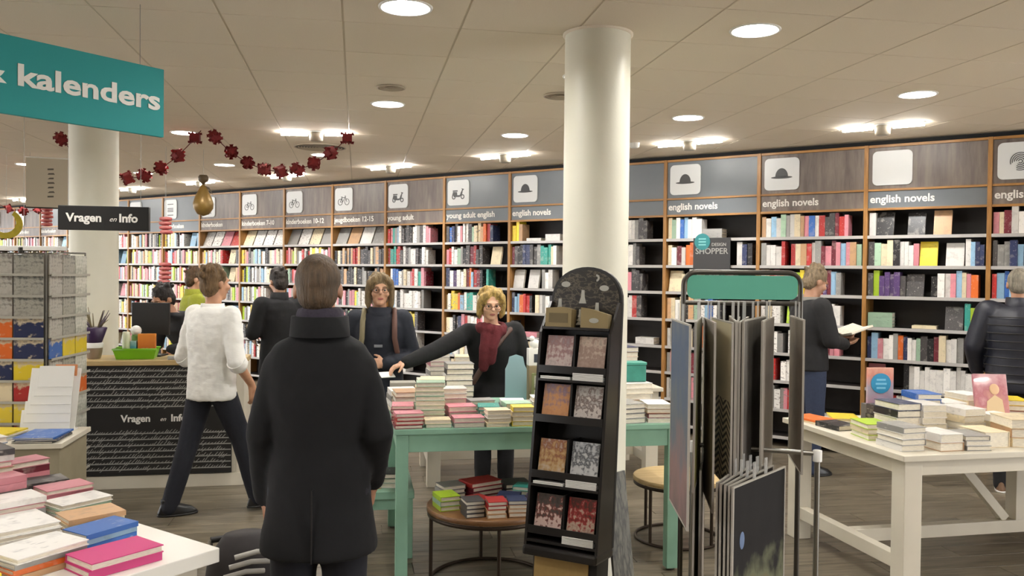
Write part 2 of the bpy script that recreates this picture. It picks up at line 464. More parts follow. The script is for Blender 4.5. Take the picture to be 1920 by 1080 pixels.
# round pillars
def pillar(name, x, y, r, label):
    o = MB().lathe([(r + .004, 0), (r + .004, .08), (r, .085), (r, CEIL - .012)], 48).obj(name, PILLAR, None, (x, y, 0))
    MB().lathe([(r + .001, CEIL - .012), (r + .012, CEIL - .008), (r + .012, CEIL - .001)], 48).obj('ceiling_collar', TILE, o)
    tag(o, label, 'pillar')
pillar('round_pillar', 1.25, 4.403, .174, 'round cream pillar beside the black Christmas card stand')
pillar('round_pillar', -2.153, 7.604, .188, 'round cream pillar behind the info counter and its hanging black sign')

# downlights
def make_downlight():
    root = empty('ceiling_downlight')
    MB().lathe([(.118, -.006), (.128, -.006), (.131, -.001), (.131, 0.0), (.114, 0.0), (.114, -.004), (.118, -.006)], 40, cap=False).obj('trim_ring', WHITE_CARD, root)
    n = 40; v = []; f = []
    prof = [(.114, -.003), (.110, .03), (.100, .058)]
    for r_, z in prof: v += [(r_ * math.cos(2 * math.pi * k / n), r_ * math.sin(2 * math.pi * k / n), z) for k in range(n)]
    for i in range(2):
        for k in range(n): f.append((i * n + k, i * n + (k + 1) % n, (i + 1) * n + (k + 1) % n, (i + 1) * n + k))
    MB().add(v, f, smooth=True).obj('reflector', mat('lamp_reflector', rgb(235, 230, 220), .25, .6), root)
    MB().lathe([(.100, .040), (.100, .044)], n).obj('lens', mat('lamp_lens', (1.0, .985, .955), .5, emit=LAMP), root)
    return root
dl = make_downlight()
names = ['recessed round downlight nearest the big pillar on its info counter side', 'recessed round downlight between the round grille and the garland', 'recessed round downlight above the poster rack',
         'recessed round downlight above the white book table', 'recessed round downlight above the reading man', 'recessed round downlight above the woman in the red scarf', 'recessed round downlight half hidden behind the big pillar',
         'recessed round downlight beside the peak of the red garland']
for i, p in enumerate(LIGHTS + LIGHTS2):
    o = dl if i == 0 else copy_tree(dl)
    o.location = (p[0], p[1], CEIL)
    tag(o, names[i] if i < len(names) else 'recessed round downlight in the ceiling towards the far book wall' if i < len(LIGHTS) else 'recessed round downlight in the shop behind the book tables', 'ceiling light', 'round downlights in the tiled ceiling')

# round grilles
def grille(x, y, r, label, dark):
    root = empty('ceiling_grille', (x, y, CEIL)); g1 = mat('grille_cream', rgb(176, 162, 142), .6); g2 = mat('grille_shadow', rgb(70, 64, 56), .7)
    MB().lathe([(r, -.001), (r + .014, -.004), (r + .014, -.009), (r, -.012), (r, -.001)], 36, cap=False).obj('rim', g1, root)
    MB().lathe([(r * .99, -.003), (r * .99, -.005)], 36).obj('backing', g2 if dark else g1, root)
    k = r * .88
    while k > .02:
        MB().lathe([(k - .008, -.005), (k, -.011), (k + .002, -.011), (k - .006, -.005), (k - .008, -.005)], 36, cap=False).obj('louvre_ring', g1, root); k -= .028
    tag(root, label, 'ceiling vent')
grille(.22, 5.95, .085, 'small round cream loudspeaker grille between two downlights', False)
grille(1.42, 5.95, .11, 'round ceiling grille partly hidden by the big pillar', False)
grille(-.38, 8.95, .25, 'large round slatted air diffuser behind the red garland', True)

# wall washers: white drum between troughs of added glow strips, one per stretch of bookcase
def washer(x, y, label, rz=R(-45)):
    root = empty('wall_washer', (x, y, CEIL), rz)
    MB().lathe([(.10, -.004), (.10, -.001)], 28).obj('mounting_plate', WHITE_CARD, root)
    MB().lathe([(.045, -.085), (.06, -.078), (.062, -.006), (.05, -.004)], 28).obj('drum', mat('washer_drum', rgb(176, 168, 152), .5), root)
    for sx in (-1, 1):
        MB().bbox(sx * .20 - .13, sx * .20 + .13, -.028, .028, -.006, -.001, .002).obj('trough', WHITE_CARD, root)
        MB().tube([(sx * .20 - .12, 0, -.024), (sx * .20 + .12, 0, -.024)], .009, 10).obj('glow_strip', mat('washer_glow', (1.0, .97, .92), .5, emit=LAMP * .65), root)  # added strip, its glow stands in for the lit ceiling beside the drum
    l = bpy.data.lights.new('washer_spot', 'SPOT'); l.energy = WASH; l.color = (1.0, .985, .955); l.spot_size = R(98); l.spot_blend = .9; l.shadow_soft_size = .05
    lo = bpy.data.objects.new('washer_spot', l); COL.objects.link(lo); lo.parent = root
    lo.location = (0, .02, -.12); lo.rotation_euler = (R(26), 0, 0)
    tag(root, label, 'spotlight', 'wall washers along the bookcases')
for i, (s, n) in enumerate([(-.4, 7.6), (1.54, 7.65), (3.26, 7.65), (5.3, 7.5), (7.05, 7.6), (8.9, 7.6), (10.7, 7.55), (12.5, 7.6), (14.3, 7.6), (16.2, 7.7), (18, 7.6)]):
    p = wallpt(s, n)
    washer(p.x, p.y, ['white drum wall washer off past the blank sign', 'white drum wall washer above the blank white sign', 'white drum wall washer above the slate panel with a hat sign',
                      'white drum wall washer beside the big pillar above the scooter sign'][i] if i < 4 else 'white drum wall washer in the row above the far bookcases')
washer(-.377, 8.026, 'white drum wall washer in front of the large air diffuser', R(-10))
sd = MB().lathe([(.03, -.05), (.045, -.04), (.05, -.001)], 24).obj('smoke_detector', WHITE_CARD, None, (2.628, 7.921, CEIL))
tag(sd, 'small white domed smoke detector on the ceiling beside the big pillar', 'smoke detector')

# ------------------------------------------------------------------ bookcases
BAYW = 1.0125
ROWZ = [2.065, 1.785, 1.505, 1.215, .925, .65, .37, .10]
DEPTH = .34
def sk(k): return .82 + BAYW * k
def bay_M(k):
    return Matrix.Translation(wallpt(sk(k + 1), FRONT)) @ Matrix.Rotation(R(-45), 4, 'Z')
ICON = mat('icon_grey', rgb(62, 62, 62), .5)
LETTER = mat('lettering_white', rgb(226, 222, 214), .5)
def icon(kind, root_plaque):
    mb = MB()
    if kind == 'hat':
        mb.prism([(.17 + .062 * math.cos(R(a)), .13 + .085 * math.sin(R(a))) for a in range(0, 181, 12)], .003)
        mb.prism([(.17 + .105 * math.cos(R(a)), .125 + .012 * math.sin(R(a))) for a in range(0, 360, 15)], .003)
    elif kind == 'scooter':
        for cx in (.10, .24): arc_mb(mb, cx, .105, .024, .012, 0, 360)
        bar2(mb, .10, .115, .20, .115, .022); bar2(mb, .20, .115, .245, .20, .016); bar2(mb, .225, .205, .26, .195, .010)
        mb.prism([(.075, .125), (.155, .125), (.150, .165), (.090, .170)], .003); bar2(mb, .085, .18, .16, .18, .016)
        mb.prism([(.20, .115), (.225, .115), (.24, .165), (.215, .165)], .003)
    elif kind == 'bicycle':
        for cx in (.105, .235): arc_mb(mb, cx, .12, .042, .008, 0, 360)
        for a in ((.105, .12, .15, .12), (.15, .12, .20, .18), (.105, .12, .135, .18), (.135, .18, .20, .18), (.135, .18, .15, .12), (.20, .195, .235, .12), (.19, .20, .215, .20), (.12, .19, .15, .19)):
            bar2(mb, *a, .008)
    elif kind == 'lines':
        for z in (.06, .12, .145, .17, .24): bar2(mb, .09, z, .25, z, .012)
    elif kind == 'print':
        for r_ in (.015, .03, .045, .06, .075): arc_mb(mb, .17, .15, r_, .007, -150 + r_ * 500, 160 + r_ * 500, n=22)
    elif kind == 'arch':
        arc_mb(mb, .17, .08, .09, .02, 0, 180)
    if mb.f: mb.obj('icon', ICON, root_plaque, (0, -.0125, 0))
def make_bay(k, header, strip, ic, text, label, tilted=False):
    root = empty('bookcase'); root.matrix_world = bay_M(k)
    W = BAYW
    MB().bbox(-.018, .018, 0, DEPTH, 0, 2.905, .002).obj('upright', HONEY, root)
    MB().box(.018, W - .018, DEPTH - .012, DEPTH, 0, 2.9).obj('back_panel', DARKBACK, root)
    for i, z in enumerate(ROWZ):
        sh = MB().bbox(.019, W - .019, .012, DEPTH - .013, z - .022, z, .002).obj('shelf', DARKBACK, root)
        MB().bbox(.019, W - .019, .004, .012, z - .026, z + .004, .001).obj('price_rail', SHELF, sh)
    MB().bbox(.019, W - .019, .004, .03, 2.300, 2.322, .002).obj('rail', HONEYH, root)
    MB().bbox(.019, W - .019, .004, .03, 2.478, 2.498, .002).obj('rail', HONEYH, root)
    MB().bbox(.019, W - .019, .004, .03, 2.880, 2.904, .002).obj('rail', HONEYH, root)
    MB().box(.019, W - .019, .018, .03, 2.499, 2.879).obj('header_panel', {'w': GREYWOOD, 's': SLATE}[header], root)
    st = MB().box(.019, W - .019, .018, .03, 2.323, 2.477).obj('label_panel', {'w': GREYWOOD, 's': SLATE}[strip], root)
    if text: text_obj('lettering', text, .098, LETTER, st, (.035, .016, 2.372), bold=.0022)
    if ic:
        pq = MB().prism(rrect(0, .34, 0, .315, .045), .012).obj('icon_plaque', mat('plaque_white', rgb(206, 207, 206), .4), root, (.055, .0175, 2.53)); icon(ic, pq)
    tag(root, label, 'bookcase', 'bookcase bays along the wall')
    return root
BAYS = {-2: ('w', 'w', 'print', 'english', 'grey wood bookcase bay beyond the fingerprint sign'),
        -1: ('w', 'w', 'print', 'english', 'grey wood bookcase bay with a fingerprint sign behind the quilted jacket'),
        0: ('w', 's', 'blank', 'english novels', 'bookcase bay with a blank white sign and a slate label strip'),
        1: ('w', 'w', 'hat', 'english novels', 'grey wood bookcase bay with a bowler hat sign behind the reading man'),
        2: ('s', 's', 'hat', 'english novels', 'slate headed bookcase bay with a hat sign behind the poster rack'),
        3: ('s', 's', None, None, 'slate headed bookcase bay mostly behind the big pillar'),
        4: ('s', 's', 'hat', 'english novels', 'slate headed bookcase bay with a hat sign beside the big pillar'),
        5: ('s', 's', 'scooter', 'young adult english', 'slate headed bookcase bay with a scooter sign'),
        6: ('w', 'w', 'scooter', 'young adult', 'grey wood bookcase bay with a scooter sign'),
        7: ('w', 'w', 'bicycle', 'jeugdboeken 12-15', 'bookcase bay with a bicycle sign next to the scooter sign'),
        8: ('w', 'w', 'bicycle', 'kinderboeken 10-12', 'bookcase bay between the two other bicycle signs'),
        9: ('w', 'w', 'bicycle', 'kinderboeken 7-10', 'bookcase bay with the bicycle sign nearest the hanging gold pear'),
        10: ('w', 'w', 'lines', 'kinderboeken', 'bookcase bay behind the hanging gold pear'),
        11: ('s', 's', 'lines', 'kinderboeken', 'slate headed bookcase bay with a sign of printed lines'),
        12: ('s', 's', 'arch', 'kinderboeken', 'slate headed bookcase bay with an arch sign above the info sign')}
for k in range(-2, 21):
    h = BAYS.get(k) or (('s' if k in (13, 15) else 'w'), 'w', 'lines', 'kinderboeken', ['first', 'second', 'third', 'fourth', 'fifth', 'sixth', 'seventh', 'eighth'][k - 13] + ' bookcase bay past the one with the arch sign')
    make_bay(k, *h)

# ------------------------------------------------------------------ books on the shelves
PAL = {'w': (224, 220, 214), 'c': (222, 206, 172), 'k': (30, 28, 30), 'g': (142, 140, 136), 'd': (68, 64, 64), 'r': (172, 42, 40), 'p': (208, 134, 144), 'b': (48, 98, 172),
       'n': (40, 48, 82), 't': (54, 146, 132), 'e': (156, 184, 158), 'l': (166, 196, 44), 'y': (224, 198, 50), 'o': (216, 106, 42), 'u': (78, 54, 100), 'm': (110, 32, 46), 's': (142, 178, 204), 'a': (192, 152, 112)}
CN = {'w': 'white', 'c': 'cream', 'k': 'black', 'g': 'grey', 'd': 'charcoal', 'r': 'red', 'p': 'pink', 'b': 'blue', 'n': 'navy', 't': 'teal', 'e': 'mint', 'l': 'lime', 'y': 'yellow', 'o': 'orange', 'u': 'purple', 'm': 'maroon', 's': 'sky blue', 'a': 'tan'}
def jig(code, r_, a=.10):
    c = PAL[code]; f = 1 + r_.uniform(-a, a)
    return lin(tuple(min(1, max(0, v / 255 * f)) for v in c))
ROWS = {
 0: ['wK..K.A......', 'decckwwwpY.Wwsnnd', 'dluuuudD.kwwpscpo', '=4e...=1c.Dtlcas', 'nspwwgonwwedkmcwwg', 'P...kwwwwwwwwwwwwc', 'eck..rwg.'],
 1: ['awswegwcapbwrddmrp.', 'gwwwr.rcarwgmpmpspaeen.', 'wcrpag.ly.oprumsg.', 'wgcww.Ll.cgwww...', 'wpkwg.wwW.kmpp...', 'wwpr.wwro......', 'wcgwgpryw.....'],
 2: ['cewbswww=3g...=3w', 'cwmwoowg.......wnk', 'Cc.wkwcgwwdrp', 'acwckaegwsbwk', 'wgrpkwcdaowp.', 'gpwrkwdmcwk..', 'wgcwkkpwgr...'],
 3: ['wgkdcwgdrwgwwgdd.', 'cwwggkwwwywwwgd.', 'kdgwwmrmcwwwpddd', 'wwgccwwgwwwwwrd.', 'a...ca.......=2w', 'wcawgwpd.....', 'wwwccg.......'],
 4: ['yya.=1w.=2w..ww', 'mdkknnddgtttcw', 'W.W.gww.', 'nssorrk.cwgwk', 'k..=2p...=3w..', 'wkwg.cwp.....', 'wwgcw.......'],
 5: ['dbndwpwwdeccaorn..', 'prwwegkdmrdd..C', 'nwuwwcmosrmk.t.', 'cwyyoswttwccwe', 'cwkdnprwwwrpw..', 'wswwgcww......', 'wgcwwp.....'],
 6: ['rptgswdkdkwwgdwpp', 'rttrrdwdgwwdkww', '.wbbwgcwprwtpm', '.wswkwwwwwwwg', 'kdpmardkyyd', 'wmkadprwnwaw', 'wwcwwgpw....'],
 -1: ['pcmwwwkdwgrbc.....', 'dggnskyayyrwcn', 'rsbsw.dkgwccp', 'ngwcrk.pwdg.', 'wgkdcwrp....', 'wcgpkd......', 'wwgkcd......'],
 -2: ['pcmwdkgwrcpwgkc', 'gdwcrpnwkwcgdw', 'wcrgkpdwcwndkg', 'ngwcrkpwdgwk', 'wgkdcwrp....', 'wcgpkd......', 'wwgkcd......']}
UP = {}
def upright_me(t, h, d, cover):
    k_ = (round(t, 4), round(h, 3), round(d, 3), cover.name)
    if k_ not in UP:
        mb = MB(); c = .0022
        mb.box(-t / 2, -t / 2 + c, 0, d, 0, h); mb.box(t / 2 - c, t / 2, 0, d, 0, h); mb.box(-t / 2 + c, t / 2 - c, 0, c, 0, h)
        mb.box(-t / 2 + c, t / 2 - c, c, d - .004, .003, h - .004, 1)
        UP[k_] = mb.mesh('book', [cover, PAPER])
    return UP[k_]
FL = {}
def flat_me(w, d, t, cover):
    k_ = (round(w, 3), round(d, 3), round(t, 4), cover.name)
    if k_ not in FL:
        c = min(.003, t * .16)
        mb = MB(); mb.box(-w / 2, w / 2, -d / 2, d / 2, 0, c); mb.box(-w / 2, w / 2, -d / 2, d / 2, t - c, t); mb.box(-w / 2, -w / 2 + c, -d / 2, d / 2, c, t - c)
        pg = MB().box(-w / 2 + c, w / 2 - .004, -d / 2 + .004, d / 2 - .004, c, t - c).mesh('page_block', PAPER)
        FL[k_] = (mb.mesh('book', cover), pg)
    return FL[k_]
shelf_books = []      # (Z, bay,row,kind,x,code,t,h,extra)
def lay_row(k, row, s, r_):
    x = .03; i = 0; lim = BAYW - .03
    while i < len(s) and x < lim - .03:
        ch = s[i]; i += 1
        if ch == '.': x += .052; continue
        if ch == '=':
            n = int(s[i]); code = s[i + 1]; i += 2; z = 0; w = r_.uniform(.19, .22)
            if x + w > lim: break
            for q in range(n):
                t = r_.choice([.028, .034, .042]); shelf_books.append((k, row, 'flat', x + w / 2, code, t, w, z)); z += t + .0005
            x += w + .01; continue
        if ch.isupper():
            w = .15
            if x + w > lim: break
            shelf_books.append((k, row, 'face', x + w / 2, ch.lower(), .028, r_.choice([.21, .225]), 0)); x += w + .012; continue
        t = r_.choice([.034, .040, .044, .050, .056]); h = r_.choice([.19, .205, .215, .225, .24])
        if x + t > lim: break
        shelf_books.append((k, row, 'spine', x + t / 2, ch, t, h, r_.uniform(.012, .035))); x += t + .0015
r_ = random.Random(3)
for k in range(-2, 21):
    for row in range(7):
        if k in ROWS: s = ROWS[k][row]
        else:
            pal_ = 'wwwwcccpplygseardk' if k >= 7 else 'wwcgkdrp'
            if k == 7 and row in (1, 2): pal_ = 'rkddgkaaackd'
            if row == 0 and 7 <= k <= 10:
                s = ['gGwGgG', 'cCwCgC', 'wWcWgD', 'wWpWgT'][k - 7]
                s = s[1::2]
                for q in range(4):
                    code = 'gawgkgwcggcwwwkwwprt'[(k - 7) * 5 + q] ; shelf_books.append((k, row, 'mag', .13 + q * .235, code, .012, .25, 0))
                continue
            s = ''.join(r_.choice(pal_) for _ in range(24))
            if r_.random() < .35: s = s[:12] + '..' + r_.choice(['W.', 'C.', 'P.', 'S.', 'G.']) + s[14:]
        lay_row(k, row, s, r_)
ORD = ['top', 'second', 'third', 'fourth', 'fifth', 'sixth', 'seventh']
BDESC = {-2: 'past the fingerprint bay', -1: 'of the fingerprint bay', 0: 'of the blank sign bay', 1: 'of the wood hat bay', 2: 'of the slate hat bay', 3: 'behind the pillar', 4: 'left of the pillar', 5: 'of the slate scooter bay', 6: 'of the wood scooter bay'}
BDESC[4] = 'by the big pillar'
def zkey(b):
    p = bay_M(b[0]) @ Vector((b[3], 0, ROWZ[b[1]])); return px_of(p)[2]
def shown(b):
    x, y, z = px_of(bay_M(b[0]) @ Vector((b[3], 0, ROWZ[b[1]] + .1)))
    if not (-10 < x < 1930): return False
    if 1052 < x < 1172: return False                       # behind the pillar
    if 1285 < x < 1500 and y > 525: return False           # behind the poster rack
    if y > 735: return False
    return True
order = sorted([b for b in shelf_books if shown(b)], key=lambda b: zkey(b) - (1.5 if b[2] in ('face', 'mag') else 0))
indiv = set(order[:300])
far = MB(); farcol = []
ngh = {}
for a, b, c in zip([None] + shelf_books, shelf_books, shelf_books[1:] + [None]):
    L_ = CN[a[4]] if a and a[:2] == b[:2] and a[2] == 'spine' else None
    R__ = CN[c[4]] if c and c[:2] == b[:2] and c[2] == 'spine' else None
    ngh[b] = (L_, R__)
for b in shelf_books:
    k, row, kind, x, code, t, h, ex = b
    Mb = bay_M(k); z = ROWZ[row]; jr = random.Random(hash((k, row, round(x * 1000), code)) & 0xffff)
    jr = random.Random(k * 10007 + row * 977 + int(x * 1000)); col = jig(code, jr)
    tilt = 0.0
    if kind == 'flat': lm = Matrix.Translation((x, .11, z + .0046 + ex)) @ Matrix.Rotation(R(90), 4, 'Z')
    elif kind in ('face', 'mag'):
        tilt = R(13 if kind == 'face' else 24)
        lm = Matrix.Translation((x, .05, z + .005)) @ Matrix.Rotation(-tilt, 4, 'X')
    else: lm = Matrix.Translation((x, ex + .005, z + .0005))
    if b in indiv:
        if kind == 'flat':
            cm, pm = flat_me(.15, h, t, COVER); o = link('novel', cm); link('page_block', pm, o)
        elif kind in ('face', 'mag'):
            w = .145 if kind == 'face' else .21
            kf = ('F', w, h, t)
            if kf not in UP:
                mb = MB(); mb.box(-w / 2, w / 2, 0, .002, 0, h); mb.box(-w / 2, w / 2, t - .002, t, 0, h); mb.box(-w / 2, -w / 2 + .002, .002, t - .002, 0, h); mb.box(-w / 2 + .002, w / 2 - .003, .002, t - .002, .003, h - .003, 1)
                UP[kf] = mb.mesh('book', [COVER, PAPER])
            o = link('novel', UP[kf])
        else:
            o = link('novel', upright_me(t, h, .15, COVER))
        o.matrix_world = Mb @ lm; o.color = (*col, 1)
        L_, R__ = ngh[b]; nm = CN[code]; where = f"{ORD[row]} shelf {BDESC.get(k, 'under a bicycle sign')}"
        if kind == 'flat': lab = f"{nm} novel lying flat, {'bottom' if ex == 0 else 'next one up' if ex < .05 else 'third up' if ex < .085 else 'upper one'} of its pile, {where}"
        elif kind == 'face': lab = f"{nm} novel shown face out, {where}"
        elif kind == 'mag': lab = f"{nm} large novel shown face out, {where}"
        else:
            sz = ('tall ' if h > .23 else 'short ' if h < .20 else '') + ('thick ' if t > .052 else 'thin ' if t < .036 else '')
            nb = f"between {L_} and {R__} ones, " if L_ and R__ and len((sz + nm + L_ + R__ + where).split()) < 11 else (f"right of a {L_} one, " if L_ else f"left of a {R__} one, " if R__ else '')
            lab = f"{sz}{nm} novel {nb}{where}"
        if len(lab.split()) > 16: lab = f"{nm} novel, {where}"
        tag(o, lab, 'novel', f"novels on the {where}")
    else:
        Tm = Mb @ lm
        if kind == 'flat': far.box(-.075, .075, -h / 2, h / 2, 0, t, 0, Tm)
        elif kind in ('face', 'mag'): w = .145 if kind == 'face' else .21; far.box(-w / 2, w / 2, 0, t, 0, h, 0, Tm)
        else: far.box(-t / 2, t / 2, 0, .15, 0, h, 0, Tm)
        farcol += [(*col, 1)] * 24
fo = far.obj('shelved_books', FARBOOK)
ca = fo.data.color_attributes.new('Col', 'FLOAT_COLOR', 'CORNER')
ca.data.foreach_set('color', [v for c in farcol for v in c])
tag(fo, 'rows of colourful books filling the far bookcase shelves', 'books', kind='stuff')

# ------------------------------------------------------------------ furniture
def post(mb, x, y, w, z0, z1): return mb.bbox(x - w / 2, x + w / 2, y - w / 2, y + w / 2, z0, z1, .004)
def farm_table(loc, rz, L, D, H, label, lw=.105, brace=True):
    t = empty('display_table', loc, rz)
    MB().bbox(0, L, 0, D, H - .032, H, .004).obj('tabletop', WHITE, t)
    i = .03; a0, a1 = H - .115, H - .033
    for (x0, x1, y0, y1) in ((i + lw, L - i - lw, i + .012, i + .037), (i + lw, L - i - lw, D - i - .037, D - i - .012), (i + .012, i + .037, i + lw, D - i - lw), (L - i - .037, L - i - .012, i + lw, D - i - lw)):
        MB().bbox(x0, x1, y0, y1, a0, a1, .002).obj('apron', WHITE, t)
    for x in (i + lw / 2, L - i - lw / 2):
        for y in (i + lw / 2, D - i - lw / 2): post(MB(), x, y, lw, 0, H - .033).obj('leg', WHITE, t)
    for x in (i + lw / 2, L - i - lw / 2): MB().bbox(x - .03, x + .03, i + lw, D - i - lw, .13, .205, .003).obj('end_rail', WHITE, t)
    MB().bbox(i + lw / 2 + .031, L - i - lw / 2 - .031, D / 2 - .035, D / 2 + .035, .13, .205, .003).obj('stretcher', WHITE, t)
    if brace:
        post(MB(), L / 2 + .1, D / 2, .085, .206, H - .034).obj('centre_post', WHITE, t)
        for sx in (-1, 1):
            c = L / 2 + .1
            x0, z0, x1, z1 = c + sx * .09, .21, c + sx * .56, H - .04
            d = Vector((x1 - x0, 0, z1 - z0)); ang = math.atan2(d.x, d.z)
            T = Matrix.Translation((x0, D / 2, z0)) @ Matrix.Rotation(ang, 4, 'Y')
            MB().bbox(-.027, .027, -.022, .022, 0.0, d.length, .003, 0, T).obj('brace', WHITE, t)
    return tag(t, label, 'table')
T1 = (2.78, 3.95); T1R = R(2); T1H = .76
farm_table((*T1, 0), T1R, 2.3, 1.2, T1H, 'white farmhouse table with diagonal braces piled with pale books')
farm_table((.52, 6.62, 0), 0, 1.95, .9, .76, 'white farmhouse table behind the woman in the red scarf', brace=False)

T2H = .84
g = empty('display_table', (.205, 4.575, 0))
L2, D2 = 1.61, 1.12
MB().bbox(0, L2, 0, D2, T2H - .03, T2H, .004).obj('tabletop', SAGE, g)
for (x0, x1, y0, y1) in ((.074, L2 - .074, .012, .035), (.074, L2 - .074, D2 - .035, D2 - .012), (.012, .035, .074, D2 - .074), (L2 - .035, L2 - .012, .074, D2 - .074)):
    MB().bbox(x0, x1, y0, y1, T2H - .125, T2H - .031, .002).obj('apron', SAGE, g)
for x in (.04, L2 - .04):
    for y in (.04, D2 - .04): post(MB(), x, y, .066, 0.012, T2H - .031).obj('leg', SAGE, g); MB().lathe([(.02, 0), (.024, .004), (.024, .0115)], 14, cx=x, cy=y).obj('foot', STEEL, g)
tag(g, 'sage green painted display table covered with small gift books', 'table')

def low_bench(loc, w, d, h, label):
    b = empty('display_bench', loc)
    MB().bbox(0, w, 0, d, h - .045, h, .004).obj('tabletop', SAGE, b)
    for x in (.035, w - .035):
        for y in (.035, d - .035): post(MB(), x, y, .055, 0, h - .046).obj('leg', SAGE, b)
    MB().bbox(.063, w - .063, .02, .045, h - .11, h - .047, .002).obj('apron', SAGE, b)
    return tag(b, label, 'bench')
low_bench((-.03, 5.0, 0), .37, .58, .40, 'low sage green bench at the end of the green table')

def round_table(x, y, r, h, top, label, nl=4, a0=45):
    t = empty('round_table', (x, y, 0)); IR = mat('iron_brown', rgb(62, 50, 40), .45, .6)
    MB().lathe([(r * .97, h - .03), (r, h - .026), (r, h - .004), (r * .985, h)], 56).obj('tabletop', top, t)
    MB().lathe([(r * .975, h - .05), (r * .99, h - .05), (r * .99, h - .031), (r * .975, h - .031), (r * .975, h - .05)], 56, cap=False).obj('rim_band', IR, t)
    rr = r * .93
    MB().tube([(rr * math.cos(2 * math.pi * k / 48), rr * math.sin(2 * math.pi * k / 48), .010) for k in range(48)], .0095, 8, closed=True).obj('base_ring', IR, t)
    for k in range(nl):
        a = R(a0 + 360 / nl * k); MB().tube([(rr * math.cos(a), rr * math.sin(a), .018), (rr * math.cos(a), rr * math.sin(a), h - .052)], .0105, 10).obj('leg', IR, t)
    return tag(t, label, 'table')
round_table(.725, 4.60, .345, .42, BROWNTOP, 'low round wooden table with iron ring base under the green table', 4, 0 + 90)
round_table(2.03, 5.16, .285, .40, OAKTOP, 'small round pale wood table with ring base behind the poster rack', 4, 120)

# front white plinth table (45 degrees)
t3 = empty('display_plinth', (-.447, 2.976, 0), R(135))        # local +x runs along the far edge, +y towards the near side
MB().bbox(0, 1.75, 0, 1.0, .702, .75, .003).obj('tabletop', mat('white_gloss_top', rgb(236, 232, 222), .3), t3)
MB().bbox(.05, 1.70, .05, .95, 0.06, .701, .003).obj('body', WHITE, t3)
MB().box(.08, 1.67, .08, .92, 0, .06).obj('kickboard', DSTEEL, t3)
tag(t3, 'white gloss plinth table stacked with pastel notebooks and pink diaries', 'table')

# grey plinth with magazines, left
p5 = empty('magazine_plinth', (-1.66, 5.22, 0))
GREIGE = mat('greige_panel', rgb(150, 140, 116), .6, noise=.08, nscale=9)
MB().bbox(-.95, 0, 0, .50, .07, .66, .003).obj('body', GREIGE, p5)
MB().bbox(-.97, .02, -.02, .52, .661, .69, .003).obj('tabletop', WHITE, p5)
MB().box(-.9, -.05, .04, .46, 0, .07).obj('kickboard', DSTEEL, p5)
tag(p5, 'beige plinth with magazines in front of the info counter', 'plinth')

# ------------------------------------------------------------------ piles of books
ORDN = ['bottom', 'second', 'third', 'fourth', 'fifth', 'sixth', 'seventh', 'eighth', 'ninth', 'tenth', 'eleventh', 'twelfth']
def pile(x, y, z, n, w, d, t, rz, codes, descr, cover=COVER, kind='book', messy=4.0, seed=0):
    """n books lying on each other; codes cycles bottom to top"""
    q = random.Random(seed + int(x * 977) + int(y * 613) + n)
    for i in range(n):
        code = codes[i % len(codes)]; tt = t
        cm, pm = flat_me(w, d, tt, cover)
        o = link(kind, cm, None, (x + q.uniform(-.004, .004), y + q.uniform(-.004, .004), z + .0004), R(rz + q.uniform(-messy, messy) + (180 if q.random() < .25 else 0)))
        o.color = (*jig(code, q, .06), 1); link('page_block', pm, o)
        pos = 'single' if n == 1 else ('top' if i == n - 1 else ORDN[i])
        tag(o, f"{CN[code]} {kind}, {pos} of the {descr}" if n > 1 else f"{CN[code]} {kind}, the {descr}", kind, f"{kind}s of the {descr}")
        z += tt + .0006
    return z
def relax(piles, it=60, gap=.010):
    """nudge pile footprints (x, y, w, d, angle) until none overlap"""
    P_ = [[p[0], p[1]] for p in piles]
    for _ in range(it):
        for i in range(len(piles)):
            for j in range(i + 1, len(piles)):
                best = None
                axes = []
                for p in (piles[i], piles[j]):
                    a = R(p[4]); axes += [(math.cos(a), math.sin(a)), (-math.sin(a), math.cos(a))]
                dx, dy = P_[j][0] - P_[i][0], P_[j][1] - P_[i][1]
                for ax in axes:
                    rr = 0
                    for p in (piles[i], piles[j]):
                        a = R(p[4]); rr += abs(ax[0] * math.cos(a) + ax[1] * math.sin(a)) * p[2] / 2 + abs(-ax[0] * math.sin(a) + ax[1] * math.cos(a)) * p[3] / 2
                    d = dx * ax[0] + dy * ax[1]; ov = rr + gap - abs(d)
                    if ov <= 0: best = None; break
                    if best is None or ov < best[0]: best = (ov, ax, 1 if d >= 0 else -1)
                if best:
                    ov, ax, sg_ = best
                    for q, f in ((i, -1), (j, 1)): P_[q][0] += f * sg_ * ax[0] * ov * .5; P_[q][1] += f * sg_ * ax[1] * ov * .5
    return P_
def lay(specs, place, z, ang=0.0, cover=None, kind='book', messy=1.5):
    r_ = relax([(s_[0], s_[1], s_[3], s_[4], s_[6]) for s_ in specs])
    for s_, (x, y) in zip(specs, r_):
        X, Y = place(x, y); cv = s_[9] if len(s_) > 9 else (cover(s_[8]) if cover else COVER)
        pile(X, Y, z, s_[2], s_[3], s_[4], s_[5], s_[6] + ang, s_[7], s_[8], cv, kind, messy)
def tloc(origin, rz, x, y):
    return origin[0] + x * math.cos(rz) - y * math.sin(rz), origin[1] + x * math.sin(rz) + y * math.cos(rz)
